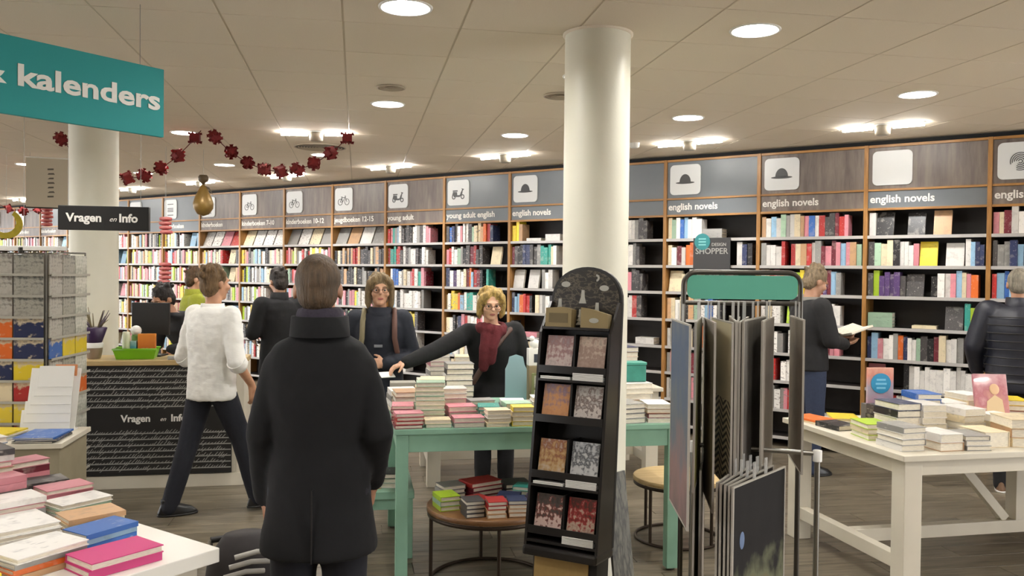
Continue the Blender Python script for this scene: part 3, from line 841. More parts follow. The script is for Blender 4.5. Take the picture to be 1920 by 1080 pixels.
# white table: local coordinates in metres from its near left corner
lay([
    (.13, .20, 4, .145, .21, .031, 4, 'wgwg', 'silver pile on the corner of the white table'),
    (.16, .50, 3, .15, .21, .030, -6, 'lcl', 'olive green pile on the white table'),
    (.14, .80, 1, .15, .21, .030, 10, 'k', 'single black book near the olive pile'),
    (.15, 1.05, 2, .17, .24, .012, 12, 'co', 'thin orange pile at the corner by the rack'),
    (.33, 1.06, 2, .17, .24, .011, -20, 'wy', 'thin yellow pile at the far table edge'),
    (.35, .53, 5, .15, .22, .039, 2, 'wcwkn', 'tall pile topped by a dark book, white table'),
    (.545, .55, 5, .15, .22, .036, -3, 'wwwww', 'tall all white pile on the white table'),
    (.345, .17, 2, .145, .21, .045, 3, 'aw', 'white pile at the front of the white table'),
    (.50, .15, 3, .14, .20, .026, -4, 'gwg', 'grey pile at the front of the white table'),
    (.66, .21, 1, .15, .21, .085, 1, 'c', 'very thick cream book on the white table'),
    (.86, .20, 3, .165, .24, .050, -14, 'cac', 'thick cream pile on the white table'),
    (.76, .50, 4, .15, .21, .040, 5, 'wwcw', 'white pile behind the thick cream books'),
    (.97, .43, 3, .15, .21, .040, 12, 'wcw', 'cream pile behind the thick cream pile'),
    (.72, .80, 6, .15, .21, .034, -9, 'wssbbb', 'blue pile on the white table'),
    (.92, .82, 4, .15, .21, .036, -4, 'wsww', 'white pile beside the blue pile'),
    (.52, .84, 4, .15, .22, .03, 8, 'wkdd', 'charcoal pile behind the white piles'),
    (1.33, .76, 5, .17, .24, .032, -25, 'mamay', 'brown pile with a yellow top book'),
    (1.16, .24, 3, .16, .23, .038, 8, 'wcw', 'pale pile at the far end of the table'),
    (1.17, .95, 5, .15, .21, .034, 3, 'cwwcw', 'cream pile beside the pink portrait book')], lambda x, y: tloc(T1, T1R, x, y), T1H + .0005)
# green table: metres from its front left corner
Z2 = T2H + .0005
lay([
    (.115, .085, 4, .15, .12, .020, 4, 'mrrp', 'red pile at the corner of the green table'),
    (.075, .235, 5, .12, .16, .020, -4, 'pmpmp', 'pink pile at the end of the green table'),
    (.225, .215, 9, .16, .12, .025, -2, 'eceeceece', 'tall mint pile on the green table'),
    (.255, .075, 2, .14, .11, .022, 0, 'ec', 'low mint pile at the front edge'),
    (.40, .08, 2, .17, .12, .026, 3, 'gp', 'mauve pile at the front edge'),
    (.385, .225, 3, .16, .13, .030, 6, 'upp', 'pink and mauve pile behind the mauve books'),
    (.36, .39, 6, .16, .14, .028, 2, 'wgwpww', 'white pile in the middle of the green table'),
    (.535, .22, 4, .12, .15, .022, -8, 'kttt', 'teal pile on the green table'),
    (.555, .075, 4, .13, .11, .022, 2, 'ccwc', 'cream pile at the front edge'),
    (.685, .075, 4, .12, .11, .026, -2, 'yccy', 'yellow pile at the front edge'),
    (.80, .085, 4, .11, .12, .022, 5, 'cwca', 'cream pile beside the card stand'),
    (.685, .24, 4, .15, .13, .026, 4, 'gege', 'grey green pile behind the yellow books'),
    (.85, .25, 5, .15, .13, .026, -3, 'ggagw', 'grey pile beside the card stand'),
    (.075, .42, 5, .13, .17, .03, 3, 'agaga', 'brown pile at the end of the green table'),
    (.26, .62, 7, .15, .18, .028, -5, 'pcwpcwc', 'pastel pile under the reaching hand'),
    (.44, .76, 8, .17, .15, .034, 1, 'kwkwkwkg', 'tall black pile in front of the woman'),
    (.09, .66, 4, .16, .2, .032, 6, 'gwgw', 'grey pile at the back of the green table'),
    (.62, .60, 1, .19, .25, .012, 8, 'd', 'thin dark album lying before the woman'),
    (.84, .56, 2, .17, .22, .014, -12, 'gm', 'thin grey pile before the woman'),
    (.86, .42, 3, .15, .14, .026, 8, 'ewg', 'mixed grey pile in the middle'),
    (.53, .40, 4, .15, .12, .024, 6, 'geeg', 'sage pile in the middle of the green table'),
    (.70, .40, 4, .14, .12, .024, -5, 'wgew', 'pale sage pile in the middle of the green table'),
    (.62, .50, 2, .13, .10, .02, 10, 'tk', 'small dark teal pile before the woman'),
    (.98, .12, 4, .13, .16, .024, 3, 'wgwc', 'white pile tucked behind the card stand'),
    (1.0, .36, 4, .14, .15, .026, -6, 'gwgw', 'grey white pile behind the card stand'),
    (1.30, .12, 4, .16, .19, .027, 12, 'ggdg', 'slate pile beside the pillar'),
    (1.47, .13, 4, .14, .19, .026, -5, 'wmaw', 'brown pile at the right end of the green table'),
    (1.20, .15, 3, .12, .17, .02, 3, 'wcw', 'pale pile against the pillar'),
    (1.44, .38, 6, .18, .22, .032, 5, 'awawcw', 'cream pile behind the brown books'),
    (1.24, .42, 6, .16, .22, .03, -4, 'wwcwcw', 'white pile behind the slate books'),
    (1.35, .70, 6, .17, .22, .034, 3, 'wwcwwc', 'tall pale pile at the back of the green table')], lambda x, y: (.205 + x, 4.575 + y), Z2)
# round wood table under the green table
lay([
    (-.12, -.19, 4, .10, .12, .021, 8, 'dddd', 'dark green notebook pile on the round table'),
    (.00, -.235, 4, .10, .12, .021, 2, 'aarr', 'red notebook pile on the round table'),
    (.112, -.215, 4, .10, .12, .021, -3, 'aaan', 'tan notebook pile on the round table'),
    (.215, -.14, 3, .10, .12, .022, -8, 'uuu', 'purple notebook pile on the round table'),
    (-.245, -.05, 3, .11, .14, .025, 14, 'lel', 'lime notebook pile on the round table'),
    (-.20, .11, 4, .13, .12, .022, 20, 'gdgg', 'grey notebook pile on the round table'),
    (-.06, -.04, 2, .12, .14, .022, 30, 'mr', 'crimson notebook pile on the round table'),
    (-.02, .12, 4, .20, .14, .024, 24, 'rmmr', 'large red album pile on the round table'),
    (.07, -.07, 3, .12, .13, .022, -20, 'dbn', 'navy notebook pile on the round table'),
    (.20, .02, 4, .13, .11, .022, -25, 'nuet', 'teal striped notebook pile on the round table'),
    (.17, .17, 3, .15, .15, .024, 6, 'dkd', 'charcoal notebook pile on the round table')], lambda x, y: (.725 + x, 4.60 + y), .4205, cover=lambda d_: CLOTHCOVER if 'lime' not in d_ else COVER, kind='notebook')
# white table at the back
lay([
    (.12, .2, 8, .16, .22, .036, 4, 'wpwgwpww', 'white pile behind the outstretched arm'),
    (.34, .2, 7, .17, .23, .036, -4, 'cwcwwcc', 'cream pile behind the outstretched arm'),
    (.60, .2, 5, .16, .22, .034, 2, 'wgwkw', 'pale pile behind the woman in the scarf'),
    (1.15, .2, 8, .2, .25, .04, 3, 'wwcwwwcw', 'tall white pile beyond the pillar'),
    (1.40, .2, 7, .18, .24, .042, -5, 'wcwacww', 'tall cream pile beyond the pillar'),
    (1.66, .22, 8, .19, .25, .04, 5, 'wwcwwwan', 'tall white pile at the end of the back table')], lambda x, y: (.52 + x, 6.62 + y), .7605)
# bench
pile(.06, 5.16, .4005, 4, .15, .2, .028, 6, 'acow', 'pile on the low green bench')
pile(.23, 5.17, .4005, 3, .13, .18, .028, -8, 'wek', 'second pile on the low green bench')
# plinth table: a along the far edge, b towards the near side
def t3pt(a, b): return tloc((-.447, 2.976), R(135), a, b)
lay([
    (.13, .30, 2, .155, .235, .024, -2, 'pp', 'pair of hot pink diaries on the plinth', CLOTHCOVER),
    (.335, .225, 4, .13, .19, .017, 6, 'sbsb', 'blue notebook pile on the plinth', COVER),
    (.515, .165, 4, .14, .19, .018, -10, 'caca', 'beige notebook pile on the plinth', COVER),
    (.665, .125, 5, .13, .19, .017, 2, 'wcwew', 'white floral pile near the far edge', COVER),
    (.80, .105, 6, .12, .17, .018, -4, 'prprpp', 'rose notebook pile near the far edge', COVER),
    (.955, .115, 5, .12, .17, .022, -12, 'kdkkd', 'dark notebook pile on the plinth', COVER),
    (.545, .415, 5, .22, .24, .017, -8, 'wpwww', 'large white blossom pile on the plinth', COVER),
    (.285, .46, 4, .17, .23, .017, 4, 'aogw', 'orange edged pile on the plinth', COVER),
    (.745, .345, 6, .14, .22, .020, -6, 'gpugpw', 'mauve album pile on the plinth', COVER),
    (.86, .33, 7, .10, .2, .024, 0, 'pwpwgpp', 'pink album pile on the plinth', COVER),
    (1.05, .30, 11, .16, .22, .022, -6, 'pgwpgwcapwd', 'tall pastel pile at the far end', COVER),
    (1.24, .25, 11, .16, .22, .023, -2, 'wgpwmgawnsw', 'tallest mixed pile at the far end', COVER),
    (1.10, .115, 7, .11, .15, .024, 0, 'pkdkpmp', 'pink and black pile at the far end', COVER),
    (.30, .70, 2, .17, .24, .02, -4, 'cy', 'pale yellow pile on the plinth', COVER),
    (.55, .70, 4, .17, .24, .02, 2, 'wpcw', 'pastel pile at the near side', COVER)], t3pt, .7505, 135.0, kind='notebook')
for o in [o for o in bpy.data.objects if o.get('group') == 'notebooks of the pair of hot pink diaries on the plinth']: o.color = (*rgb(196, 54, 118), 1)
# magazines on the beige plinth
for (x, y, n, codes, rz, descr) in [(-.13, .14, 3, 'knb', 8, 'blue magazine pile on the beige plinth'), (-.40, .16, 4, 'wswy', -6, 'yellow magazine pile on the beige plinth'), (-.70, .15, 5, 'wgwsw', 4, 'white magazine pile on the beige plinth')]:
    X, Y = tloc((-1.66, 5.22), 0, x, y); pile(X, Y, .6905, n, .22, .29, .010, rz - 8, codes, descr, COVER, 'magazine')

# standing things on the white table
def card_stand(name, loc, rz, w, h, m, label, lean=12, t=.022):
    root = empty(name, loc, rz)
    T = Matrix.Rotation(R(-lean), 4, 'X')
    MB().bbox(-w / 2, w / 2, 0, t, 0, h, .002, 0, T).obj('cover', m, root)
    MB().box(-w / 2 + .003, w / 2 - .002, .003, t - .003, h - .0005, h + .0005, 0, T).obj('page_block', PAPER, root)
    return root
X, Y = tloc(T1, T1R, 1.10, .62)
pk = card_stand('book', (X, Y, T1H + .0065), R(-14), .20, .33, picture_mat('pink_portrait', [(.0, rgb(232, 214, 190)), (.35, rgb(206, 150, 140)), (.55, rgb(190, 120, 130)), (.8, rgb(222, 178, 184))], 3.2, .5), 'x', 14)
MB().ball((.02, -.001, .235), (.030, .004, .034), T=Matrix.Rotation(R(-14), 4, 'X')).obj('printed_head', mat('portrait_skin', rgb(228, 190, 150), .5), pk)
MB().prism([(-.045, .03), (.075, .03), (.062, .17), (.02, .20), (-.03, .16)], .002, T=Matrix.Rotation(R(-14), 4, 'X')).obj('printed_figure', mat('portrait_cloth', rgb(226, 200, 158), .5), pk)
tag(pk, 'pink portrait book standing upright among the cream piles', 'book')
X, Y = tloc(T1, T1R, .60, 1.04)
sg = empty('price_card', (X, Y, T1H), R(-8))
MB().bbox(-.10, .10, -.05, .05, 0, .10, .003).obj('block', mat('grey_block', rgb(96, 92, 92), .5), sg)
MB().bbox(-.085, .085, -.012, .012, .1005, .335, .002).obj('cover', picture_mat('pink_cover', [(.0, rgb(200, 150, 170)), (.45, rgb(176, 170, 190)), (.7, rgb(226, 150, 130)), (1., rgb(236, 190, 170))], 4, .7), sg)
disc = MB().prism([(.065 * math.cos(R(a)), .235 + .065 * math.sin(R(a))) for a in range(0, 360, 10)], .004).obj('sticker', mat('sticker_blue', rgb(52, 152, 198), .4), sg, (0, -.013, 0))
for i, z in enumerate((.205, .232, .258)): MB().prism([(-.036 + .006 * (i != 1), z - .006), (.036 - .006 * (i != 1), z - .006), (.036 - .006 * (i != 1), z + .006), (-.036 + .006 * (i != 1), z + .006)], .0015).obj('printed_line', mat('sticker_pale', rgb(130, 206, 236), .5), disc, (0, -.0042, 0))
tag(sg, 'pink book with a round blue sticker standing at the far table edge', 'book')

# ------------------------------------------------------------------ info counter
ct = empty('info_counter', (-2.165, 6.93, 0))
CW, CH = 1.24, .985
MB().bbox(0, CW, .012, .43, .10, CH - .04, .003).obj('body', WHITE, ct)
MB().bbox(-.02, CW + .06, -.015, .455, CH - .039, CH, .004).obj('worktop', OAKTOP, ct)
MB().bbox(.0, CW + .06, .0, .43, 0, .099, .003).obj('plinth', WHITE, ct)
MB().bbox(CW + .001, CW + .06, .012, .43, .10, CH - .04, .003).obj('end_panel', WHITE, ct)
panel = MB().bbox(.004, CW - .03, -.006, .0115, .105, CH - .042, .002).obj('front_panel', mat('chalk_black', rgb(30, 28, 26), .5), ct)
SCR = mat('script_grey', rgb(150, 148, 142), .6)
qr = random.Random(5)
def script_line(z):
    mb = MB(); x = .01
    mb.prism([(.008, z), (CW - .034, z), (CW - .034, z + .008), (.008, z + .008)], .001)
    while x < CW - .08:
        w = qr.uniform(.012, .03); h = qr.choice([.008, .011, .016, .024]) ; s_ = w * .8 + h * .9
        mb.prism([(x, z + .006), (x + .008, z + .006), (x + s_ * .6 + .006, z + .008 + h), (x + s_ * .6, z + .008 + h)], .001)
        if qr.random() < .14: mb.prism([(x, z), (x + .007, z), (x - .008, z - .012), (x - .014, z - .012)], .001)
        x += w
    return mb
rows_ = [CH - .085 - .046 * i for i in range(7)] + [.42 - .046 * i for i in range(7)]
for z in rows_: tag(script_line(z).obj('script_line', SCR, panel, (0, -.0062, 0)), kind='stuff')
text_obj('lettering', 'Vragen', .075, LETTER, panel, (.40, -.007, .515), bold=.0022)
text_obj('script_word', 'en', .045, LETTER, panel, (.68, -.007, .518), shear=.4)
text_obj('lettering', 'Info', .075, LETTER, panel, (.76, -.007, .515), bold=.0022)
tag(ct, 'black fronted info counter with rows of grey script and pale wood top', 'counter')
def on_counter(x, y): return (-2.165 + x, 6.93 + y, CH + .0005)

# lime basket with boxes
bk = empty('plastic_basket', on_counter(.47, .17), R(4)); LIME = mat('lime_plastic', rgb(128, 196, 34), .35)
mb = MB(); pts = [(-.15, -.09), (.15, -.09), (.15, .09), (-.15, .09)]
def tray(mb, w, d, h, t, flare):
    o = lambda k, z: [(-w - k, -d - k, z), (w + k, -d - k, z), (w + k, d + k, z), (-w - k, d + k, z)]
    v = o(0, 0) + o(flare, h) + o(flare - t, h) + o(-t, t)
    f = [(3, 2, 1, 0)]
    for a, b in ((0, 4), (4, 8), (8, 12)):
        for k in range(4): f.append((a + k, a + (k + 1) % 4, b + (k + 1) % 4, b + k))
    f.append((12, 13, 14, 15)); return mb.add(v, f)
tray(MB(), .135, .08, .075, .006, .022).obj('body', LIME, bk)
MB().tube([(-.158, -.103, .078), (.158, -.103, .078), (.158, .103, .078), (-.158, .103, .078)], .007, 8, closed=True).obj('rim', LIME, bk)
tag(bk, 'lime green plastic basket of small goods on the info counter', 'basket')
def gbox(name, x, y, z, w, d, h, m, label, cat, rz=0, rot=None):
    o = MB().bbox(-w / 2, w / 2, -d / 2, d / 2, 0, h, .004).obj(name, m, None, (x, y, z), R(rz)); 
    return tag(o, label, cat)
bx, by, bz = on_counter(.47, .17)
ob = gbox('gift_box', bx + .075, by + .005, bz + .0075, .13, .05, .185, picture_mat('orange_pack', [(.0, rgb(196, 190, 170)), (.35, rgb(210, 200, 180)), (.42, rgb(224, 118, 48)), (1., rgb(238, 150, 60))], 5, .85), 'orange topped box standing in the lime basket', 'box', 3)
gbox('gift_box', bx - .02, by + .0, bz + .0075, .045, .05, .13, picture_mat('blue_pack', [(0., rgb(150, 200, 210)), (.6, rgb(90, 160, 176)), (1., rgb(190, 214, 200))], 5, .8), 'pale blue packet standing in the lime basket', 'box', -6)
tb_ = MB().lathe([(.028, 0), (.030, .006), (.030, .17), (.027, .178), (.027, .198), (.02, .202)], 20).obj('gift_tube', picture_mat('green_tube', [(0., rgb(120, 170, 90)), (.4, rgb(206, 214, 170)), (1., rgb(222, 222, 196))], 4, .8), None, (bx - .075, by - .01, bz + .0075)); tag(tb_, 'pale green cardboard tube standing in the lime basket', 'tube')
sp_ = empty('snow_globe', (bx - .02, by + .060, bz + .0075)); MB().lathe([(.035, 0), (.036, .16), (.030, .175)], 20).obj('stand', mat('globe_green', rgb(110, 150, 80), .5), sp_); MB().ball((0, 0, .205), .042).obj('globe', WHITE_CARD, sp_); tag(sp_, 'white ball on a green stand in the lime basket', 'ornament')
# vase with dried stems
vs_ = empty('flower_pot', on_counter(.16, .16)); PUR = mat('purple_pot', rgb(58, 38, 72), .35)
MB().lathe([(.045, 0), (.05, .01), (.058, .05), (.062, .085)], 24).obj('pot', mat('pot_clay', rgb(140, 122, 104), .6), vs_)
MB().lathe([(.064, .086), (.066, .12), (.060, .125)], 24).obj('band', WHITE_CARD, vs_)
MB().lathe([(.056, .126), (.095, .24), (.085, .245)], 24).obj('sleeve', PUR, vs_)
qq = random.Random(2)
for i in range(16):
    a = qq.uniform(0, 6.28); s_ = qq.uniform(.04, .12); h = qq.uniform(.30, .40)
    st = MB().tube([(.02 * math.cos(a), .02 * math.sin(a), .2), (s_ * .5 * math.cos(a), s_ * .5 * math.sin(a), .26), (s_ * math.cos(a), s_ * math.sin(a), h)], [.003, .006, .002], 6).obj('dried_stem', mat('dried_stem', rgb(86, 74, 84), .8) if i % 2 else mat('dried_leaf', rgb(120, 108, 78), .8), vs_)
tag(vs_, 'purple wrapped pot of dried grasses on the info counter', 'plant pot')
# papers and pens
pile(*on_counter(.80, .16), 2, .2, .28, .003, 12, 'wg', 'loose papers on the info counter')
# monitor and keyboard
mo = empty('computer_monitor', on_counter(.53, .37), R(170))
MB().bbox(-.11, .11, -.08, .08, 0, .012, .003).obj('base', BLACK, mo); MB().bbox(-.02, .02, -.012, .012, .012, .20, .003).obj('stem', BLACK, mo)
MB().bbox(-.15, .15, -.018, .018, .17, .43, .006).obj('screen_housing', BLACK, mo); MB().box(-.135, .135, -.0195, -.0182, .185, .415).obj('screen', BLACKG, mo)
tag(mo, 'black computer monitor on the info counter seen from behind', 'monitor')

# ------------------------------------------------------------------ hanging signs
vr = empty('hanging_sign', (-2.06, 6.44, 0))
MB().bbox(0, .60, 0, .05, 1.955, 2.125, .003).obj('sign_box', mat('sign_black', rgb(26, 25, 24), .45), vr)
text_obj('lettering', 'Vragen', .082, LETTER, vr, (.055, -.001, 2.015), bold=.0025)
text_obj('script_word', 'en', .05, LETTER, vr, (.335, -.001, 2.018), shear=.4)
text_obj('lettering', 'Info', .082, LETTER, vr, (.40, -.001, 2.015), bold=.0025)
for x in (.06, .54): MB().tube([(x, .025, 2.126), (x, .025, CEIL - .001)], .0018, 6).obj('wire', STEEL, vr)
tag(vr, 'black hanging sign reading Vragen en Info above the counter', 'sign')
TS = empty('hanging_sign', (-.949, 4.459, 0), R(45))
MB().bbox(-1.75, 0, -.012, .012, 2.332, 2.664, .002).obj('sign_board', TEAL, TS)
me_ = text_mesh('lettering', '& kalenders', .128, bold=.0035, align='RIGHT'); me_.transform(Matrix.Scale(1.36, 4, (1, 0, 0))); me_.materials.clear(); me_.materials.append(LETTER)
link('lettering', me_, TS, (-.02, -.0135, 2.462))
for x in (-1.6, -.9, -.12): MB().tube([(x, 0, 2.665), (x, 0, CEIL - .001)], .0016, 6).obj('wire', STEEL, TS)
tag(TS, 'long teal hanging sign reading & kalenders', 'sign')
# banner of white film with dark script
bn = empty('hanging_banner', at(95, 275, 9.4), R(12)); bn.location.z = CEIL - .02
BNM = mat('banner_film', rgb(196, 186, 166), .5)
MB().box(-.24, .24, -.002, .002, -.58, -.04).obj('sheet', BNM, bn)
MB().tube([(-.25, 0, -.035), (.25, 0, -.035)], .008, 8).obj('rod', WHITE_CARD, bn)
MB().tube([(-.25, 0, -.585), (.25, 0, -.585)], .008, 8).obj('bottom_rod', DSTEEL, bn)
for x in (-.2, .2): MB().tube([(x, 0, -.03), (x, 0, .018)], .0016, 6).obj('wire', STEEL, bn)
for i in range(7):
    z = -.17 - i * .05; MB().prism([(-.03, z), (.03 + .012 * (i % 2), z + .004), (.03, z + .022), (-.03 + .01 * (i % 3), z + .018)], .001).obj('script_mark', mat('banner_ink', rgb(92, 86, 76), .6), bn, (0, -.0025, 0))
tag(bn, 'pale hanging banner with dark vertical marks beside the far pillar', 'banner')
# shelf poster with teal sticker
ss = empty('shelf_sign'); ss.matrix_world = bay_M(2) @ Matrix.Translation((.54, -.03, 1.70))
MB().bbox(-.20, .20, 0, .012, 0, .37, .002).obj('board', BLACKG, ss)
text_obj('lettering', 'SHOPPER', .085, mat('silver_letter', rgb(150, 148, 142), .4), ss, (-.175, -.001, .205), bold=.001)
text_obj('lettering', 'DESIGN', .045, mat('silver_letter', rgb(150, 148, 142), .4), ss, (.0, -.001, .285), bold=.0005)
st_ = MB().prism([(-.10 + .085 * math.cos(R(a)), .33 + .085 * math.sin(R(a))) for a in range(0, 360, 10)], .003).obj('sticker', mat('sticker_teal', rgb(34, 116, 118), .4), ss, (0, -.0015, 0))
for i, z in enumerate((.30, .33, .36)): MB().prism([(-.14, z - .008), (-.06, z - .008), (-.06, z + .006), (-.14, z + .006)], .001).obj('printed_line', mat('sticker_teal_pale', rgb(120, 180, 180), .5), st_, (0, -.0032, 0))
MB().box(-.02, .02, .012, .06, .0, .02).obj('shelf_clip', STEEL, ss)
tag(ss, 'black shelf sign reading SHOPPER with a round teal sticker', 'sign')

# ------------------------------------------------------------------ christmas garland and hanging ornaments
REDM = mat('red_felt', rgb(128, 28, 28), .8, noise=.25, nscale=40)
def gift_mesh():
    mb = MB()
    mb.bbox(-.042, .042, -.042, .042, -.036, .036, .006)
    for k in range(6):
        a = math.pi * k / 3; c, s = math.cos(a), math.sin(a)
        mb.add([(.0, .0, .03), (.055 * c - .018 * s, .055 * s + .018 * c, .052), (.062 * c, .062 * s, .028), (.055 * c + .018 * s, .055 * s - .018 * c, .046)], [(0, 1, 2), (0, 2, 3), (2, 1, 0), (3, 2, 0)])
        mb.add([(.0, .0, -.03), (.055 * c - .018 * s, .055 * s + .018 * c, -.05), (.062 * c, .062 * s, -.026), (.055 * c + .018 * s, .055 * s - .018 * c, -.046)], [(0, 2, 1), (0, 3, 2), (1, 2, 0), (2, 3, 0)])
    return mb.mesh('ornament', REDM)
gift_me = gift_mesh()
def garland(A, B, sag, n, label, scale=1.0):
    A, B = Vector(A), Vector(B); root = empty('red_garland', A)
    def P(t): p = A.lerp(B, t); p.z -= sag * 4 * t * (1 - t); return p - A
    MB().tube([P(i / 40) for i in range(41)], .004, 6).obj('cord', mat('garland_cord', rgb(96, 26, 24), .8), root)
    for i in range(n):
        p = P((i + .35) / (n - .3)); o = link('ornament', gift_me, root, p, 0, (i * 1.3, i * .7, i * 2.1)); o.scale = (scale,) * 3
    return tag(root, label, 'garland', 'red garlands under the ceiling')
ZG = CEIL - .03
g1 = at(662, 240, 7.6); g2 = at(392, 236, 7.6); g3 = at(104, 243, 7.75)
for p in (g1, g2, g3): p.z = min(p.z, ZG)
garland(g1, g2, .355, 9, 'red felt garland swag beside the round air diffuser')
garland(g2 + Vector((-.07, .01, 0)), g3, .42, 9, 'red felt garland swag behind the teal sign')
garland(at(138, 352, 10.5), at(-20, 372, 10.9), .22, 6, 'small red garland swag beyond the counter', .9)
def hang_wire(root, z0): 
    MB().tube([(0, 0, z0), (0, 0, CEIL - root.location.z - .001)], .0015, 6).obj('wire', STEEL, root)
pr = empty('pear_ornament', at(381, 405, 9.0)); GOLD = mat('gold_paper', rgb(132, 104, 48), .4, .3, noise=.15, nscale=12); GDK = mat('dark_gold', rgb(80, 62, 34), .5)
MB().lathe([(.005, 0), (.06, .02), (.10, .08), (.105, .13), (.085, .20), (.05, .27), (.03, .31), (.012, .33)], 24).obj('body', GOLD, pr)
MB().lathe([(.012, .331), (.022, .345), (.05, .37), (.052, .41), (.04, .43)], 18).obj('crown', GDK, pr)
MB().prism([(.0, .33), (.05, .28), (.10, .22), (.06, .30)], .004).obj('leaf', GDK, pr)
hang_wire(pr, .43); tag(pr, 'hanging gold paper pear ornament in front of the bookcases', 'ornament')
mn = empty('moon_ornament', at(12, 420, 9.6), R(8)); YEL = mat('yellow_paper', rgb(196, 178, 48), .6, noise=.2, nscale=20)
o_, i_ = arcstrip(0, 0, .13, .07, -160, 60, 20); mb = MB()
for k in range(20):
    w = math.sin(math.pi * (k + .5) / 20) ; mb.prism([o_[k], o_[k + 1], tuple(Vector(i_[k + 1]) * (1 + .25 * (1 - w))), tuple(Vector(i_[k]) * (1 + .25 * (1 - w)))], .03)
mb.obj('crescent', YEL, mn); hang_wire(mn, .12); tag(mn, 'hanging yellow crescent moon ornament at the edge of the shop', 'ornament')
REDW = mat('red_white_knit', rgb(168, 50, 56), .8, noise=.4, nscale=9, stretch=(1, 1, 4), col2=rgb(206, 130, 124))
def cracker(px, py, Z, n, label, tilt=0):
    root = empty('paper_lantern', at(px, py, Z)); q = random.Random(px)
    for i in range(n):
        MB().lathe([(.03, 0), (.062, .008), (.062, .034), (.03, .042)], 14, cx=q.uniform(-.008, .008) + tilt * i).obj('ring', REDW, root, (0, 0, i * .045))
    MB().tube([(tilt * n / 2, 0, n * .045 - .003), (tilt * n / 2, 0, CEIL - root.location.z - .001)], .0015, 6).obj('wire', STEEL, root)
    tag(root, label, 'ornament', 'red paper lanterns on wires')
cracker(311, 439, 8.8, 4, 'short red paper lantern hanging above the desk worker')
cracker(307, 540, 8.9, 6, 'long red paper lantern hanging beside the desk worker', .004)
cracker(88, 424, 10.2, 7, 'long red paper lantern hanging near the yellow moon')
star = empty('star_ornament', at(45, 500, 6.3), R(10)); sp5 = []
for k in range(10):
    a = R(90 + 36 * k); r5 = .075 if k % 2 == 0 else .036; sp5.append((r5 * math.cos(a), r5 * math.sin(a)))
MB().prism(sp5, .02).obj('star', mat('star_yellow', rgb(206, 168, 20), .5), star); hang_wire(star, .07); tag(star, 'hanging yellow star ornament above the calendar spinner', 'ornament')

# ------------------------------------------------------------------ calendar and card spinner at the left
LIPM = mat('pocket_clear', rgb(176, 172, 160), .3)
spn = empty('card_spinner', (-2.19, 6.15, 0), R(-6)); WIRE = mat('rack_wire', rgb(120, 116, 108), .4, .6)
MB().lathe([(.30, 0), (.30, .02), (.05, .04)], 32).obj('base', DSTEEL, spn)
MB().tube([(0, 0, .04), (0, 0, 1.82)], .02, 12).obj('pole', DSTEEL, spn)
HW = .29
for sx in (-1, 1):
    for sy in (-1, 1): MB().tube([(sx * HW, sy * HW, .24), (sx * HW, sy * HW, 1.79)], .006, 8).obj('frame_bar', WIRE, spn)
for z in (.24, 1.79): MB().tube([(-HW, -HW, z), (HW, -HW, z), (HW, HW, z), (-HW, HW, z)], .006, 8, closed=True).obj('frame_hoop', WIRE, spn)
MB().box(-HW + .07, HW - .07, -HW + .07, HW - .07, .25, 1.78).obj('core', mat('spinner_core', rgb(112, 104, 92), .7), spn)
MB().bbox(-HW, HW, -.012, .012, 1.80, 1.83, .003).obj('header_card', WHITE_CARD, spn)
for side in range(2):
    for r0 in range(11):
        z = .30 + r0 * .134
        if side == 0: MB().bbox(-HW, HW, -HW - .035, -HW - .031, z - .008, z + .008, .001).obj('pocket_lip', LIPM, spn)
        else: MB().bbox(HW + .031, HW + .035, -HW, HW, z - .008, z + .008, .001).obj('pocket_lip', LIPM, spn)
PICS = [picture_mat('calendar_%d' % i, st, 6, .35) for i, st in enumerate([
    [(0., rgb(126, 132, 118)), (.4, rgb(186, 186, 172)), (.7, rgb(222, 220, 208)), (1., rgb(120, 128, 116))],
    [(0., rgb(160, 150, 140)), (.5, rgb(190, 186, 176)), (.8, rgb(120, 112, 104)), (1., rgb(210, 204, 194))],
    [(0., rgb(120, 118, 110)), (.5, rgb(176, 172, 160)), (.8, rgb(88, 92, 88)), (1., rgb(200, 196, 188))]])]
SOLID = {c: picture_mat('pocket_' + c, [(0., rgb(*PAL[c])), (.55, rgb(*PAL[c])), (.72, rgb(206, 190, 160)), (1., rgb(*PAL[c]))], 3, .3) for c in 'ronywlbce'}
grid = {0: 'wyb', 1: 'ryc', 2: 'ycr', 3: 'ryy', 4: 'ycr', 5: 'bny', 6: 'eon', 7: 'oon'}
for side in range(2):
    for r0 in range(11):
        for c in range(3):
            z = .30 + r0 * .134 + .001; u = (c - 1) * .19
            code = grid.get(r0, '   ')[c] if side == 0 else ' '
            m = SOLID.get(code) or PICS[(r0 * 3 + c + side) % 3]
            if side == 1 and r0 == 4: m = SOLID['o' if c != 1 else 'r']
            if side == 1 and r0 == 6: m = SOLID['b' if c == 0 else 'y']
            rz_ = R(-6) + (0 if side == 0 else R(90)); off = Matrix.Rotation(rz_, 4, 'Z') @ Vector((u, -HW - .012, z))
            o = MB().bbox(-.09, .09, -.004, .004, 0, .129, .001).obj('pocket_book' if side == 0 and r0 < 8 else 'calendar', m, None, Vector((-2.19, 6.15, 0)) + off, rz_)
            nm_ = {'r': 'red', 'o': 'orange', 'n': 'navy', 'y': 'yellow', 'b': 'blue', 'c': 'cream', ' ': 'grey', 'w': 'white', 'e': 'mint'}[code]
            if side == 1: nm_ = 'grey'
            lab = f"{nm_} {'pocket book' if side == 0 and r0 < 8 else 'calendar'} in the {ORDN[r0]} row of the spinner, {['outer', 'middle', 'inner'][c]} column" + (', side face' if side else '')
            tag(o, lab, 'book' if side == 0 and r0 < 8 else 'calendar', 'pockets of the calendar spinner')
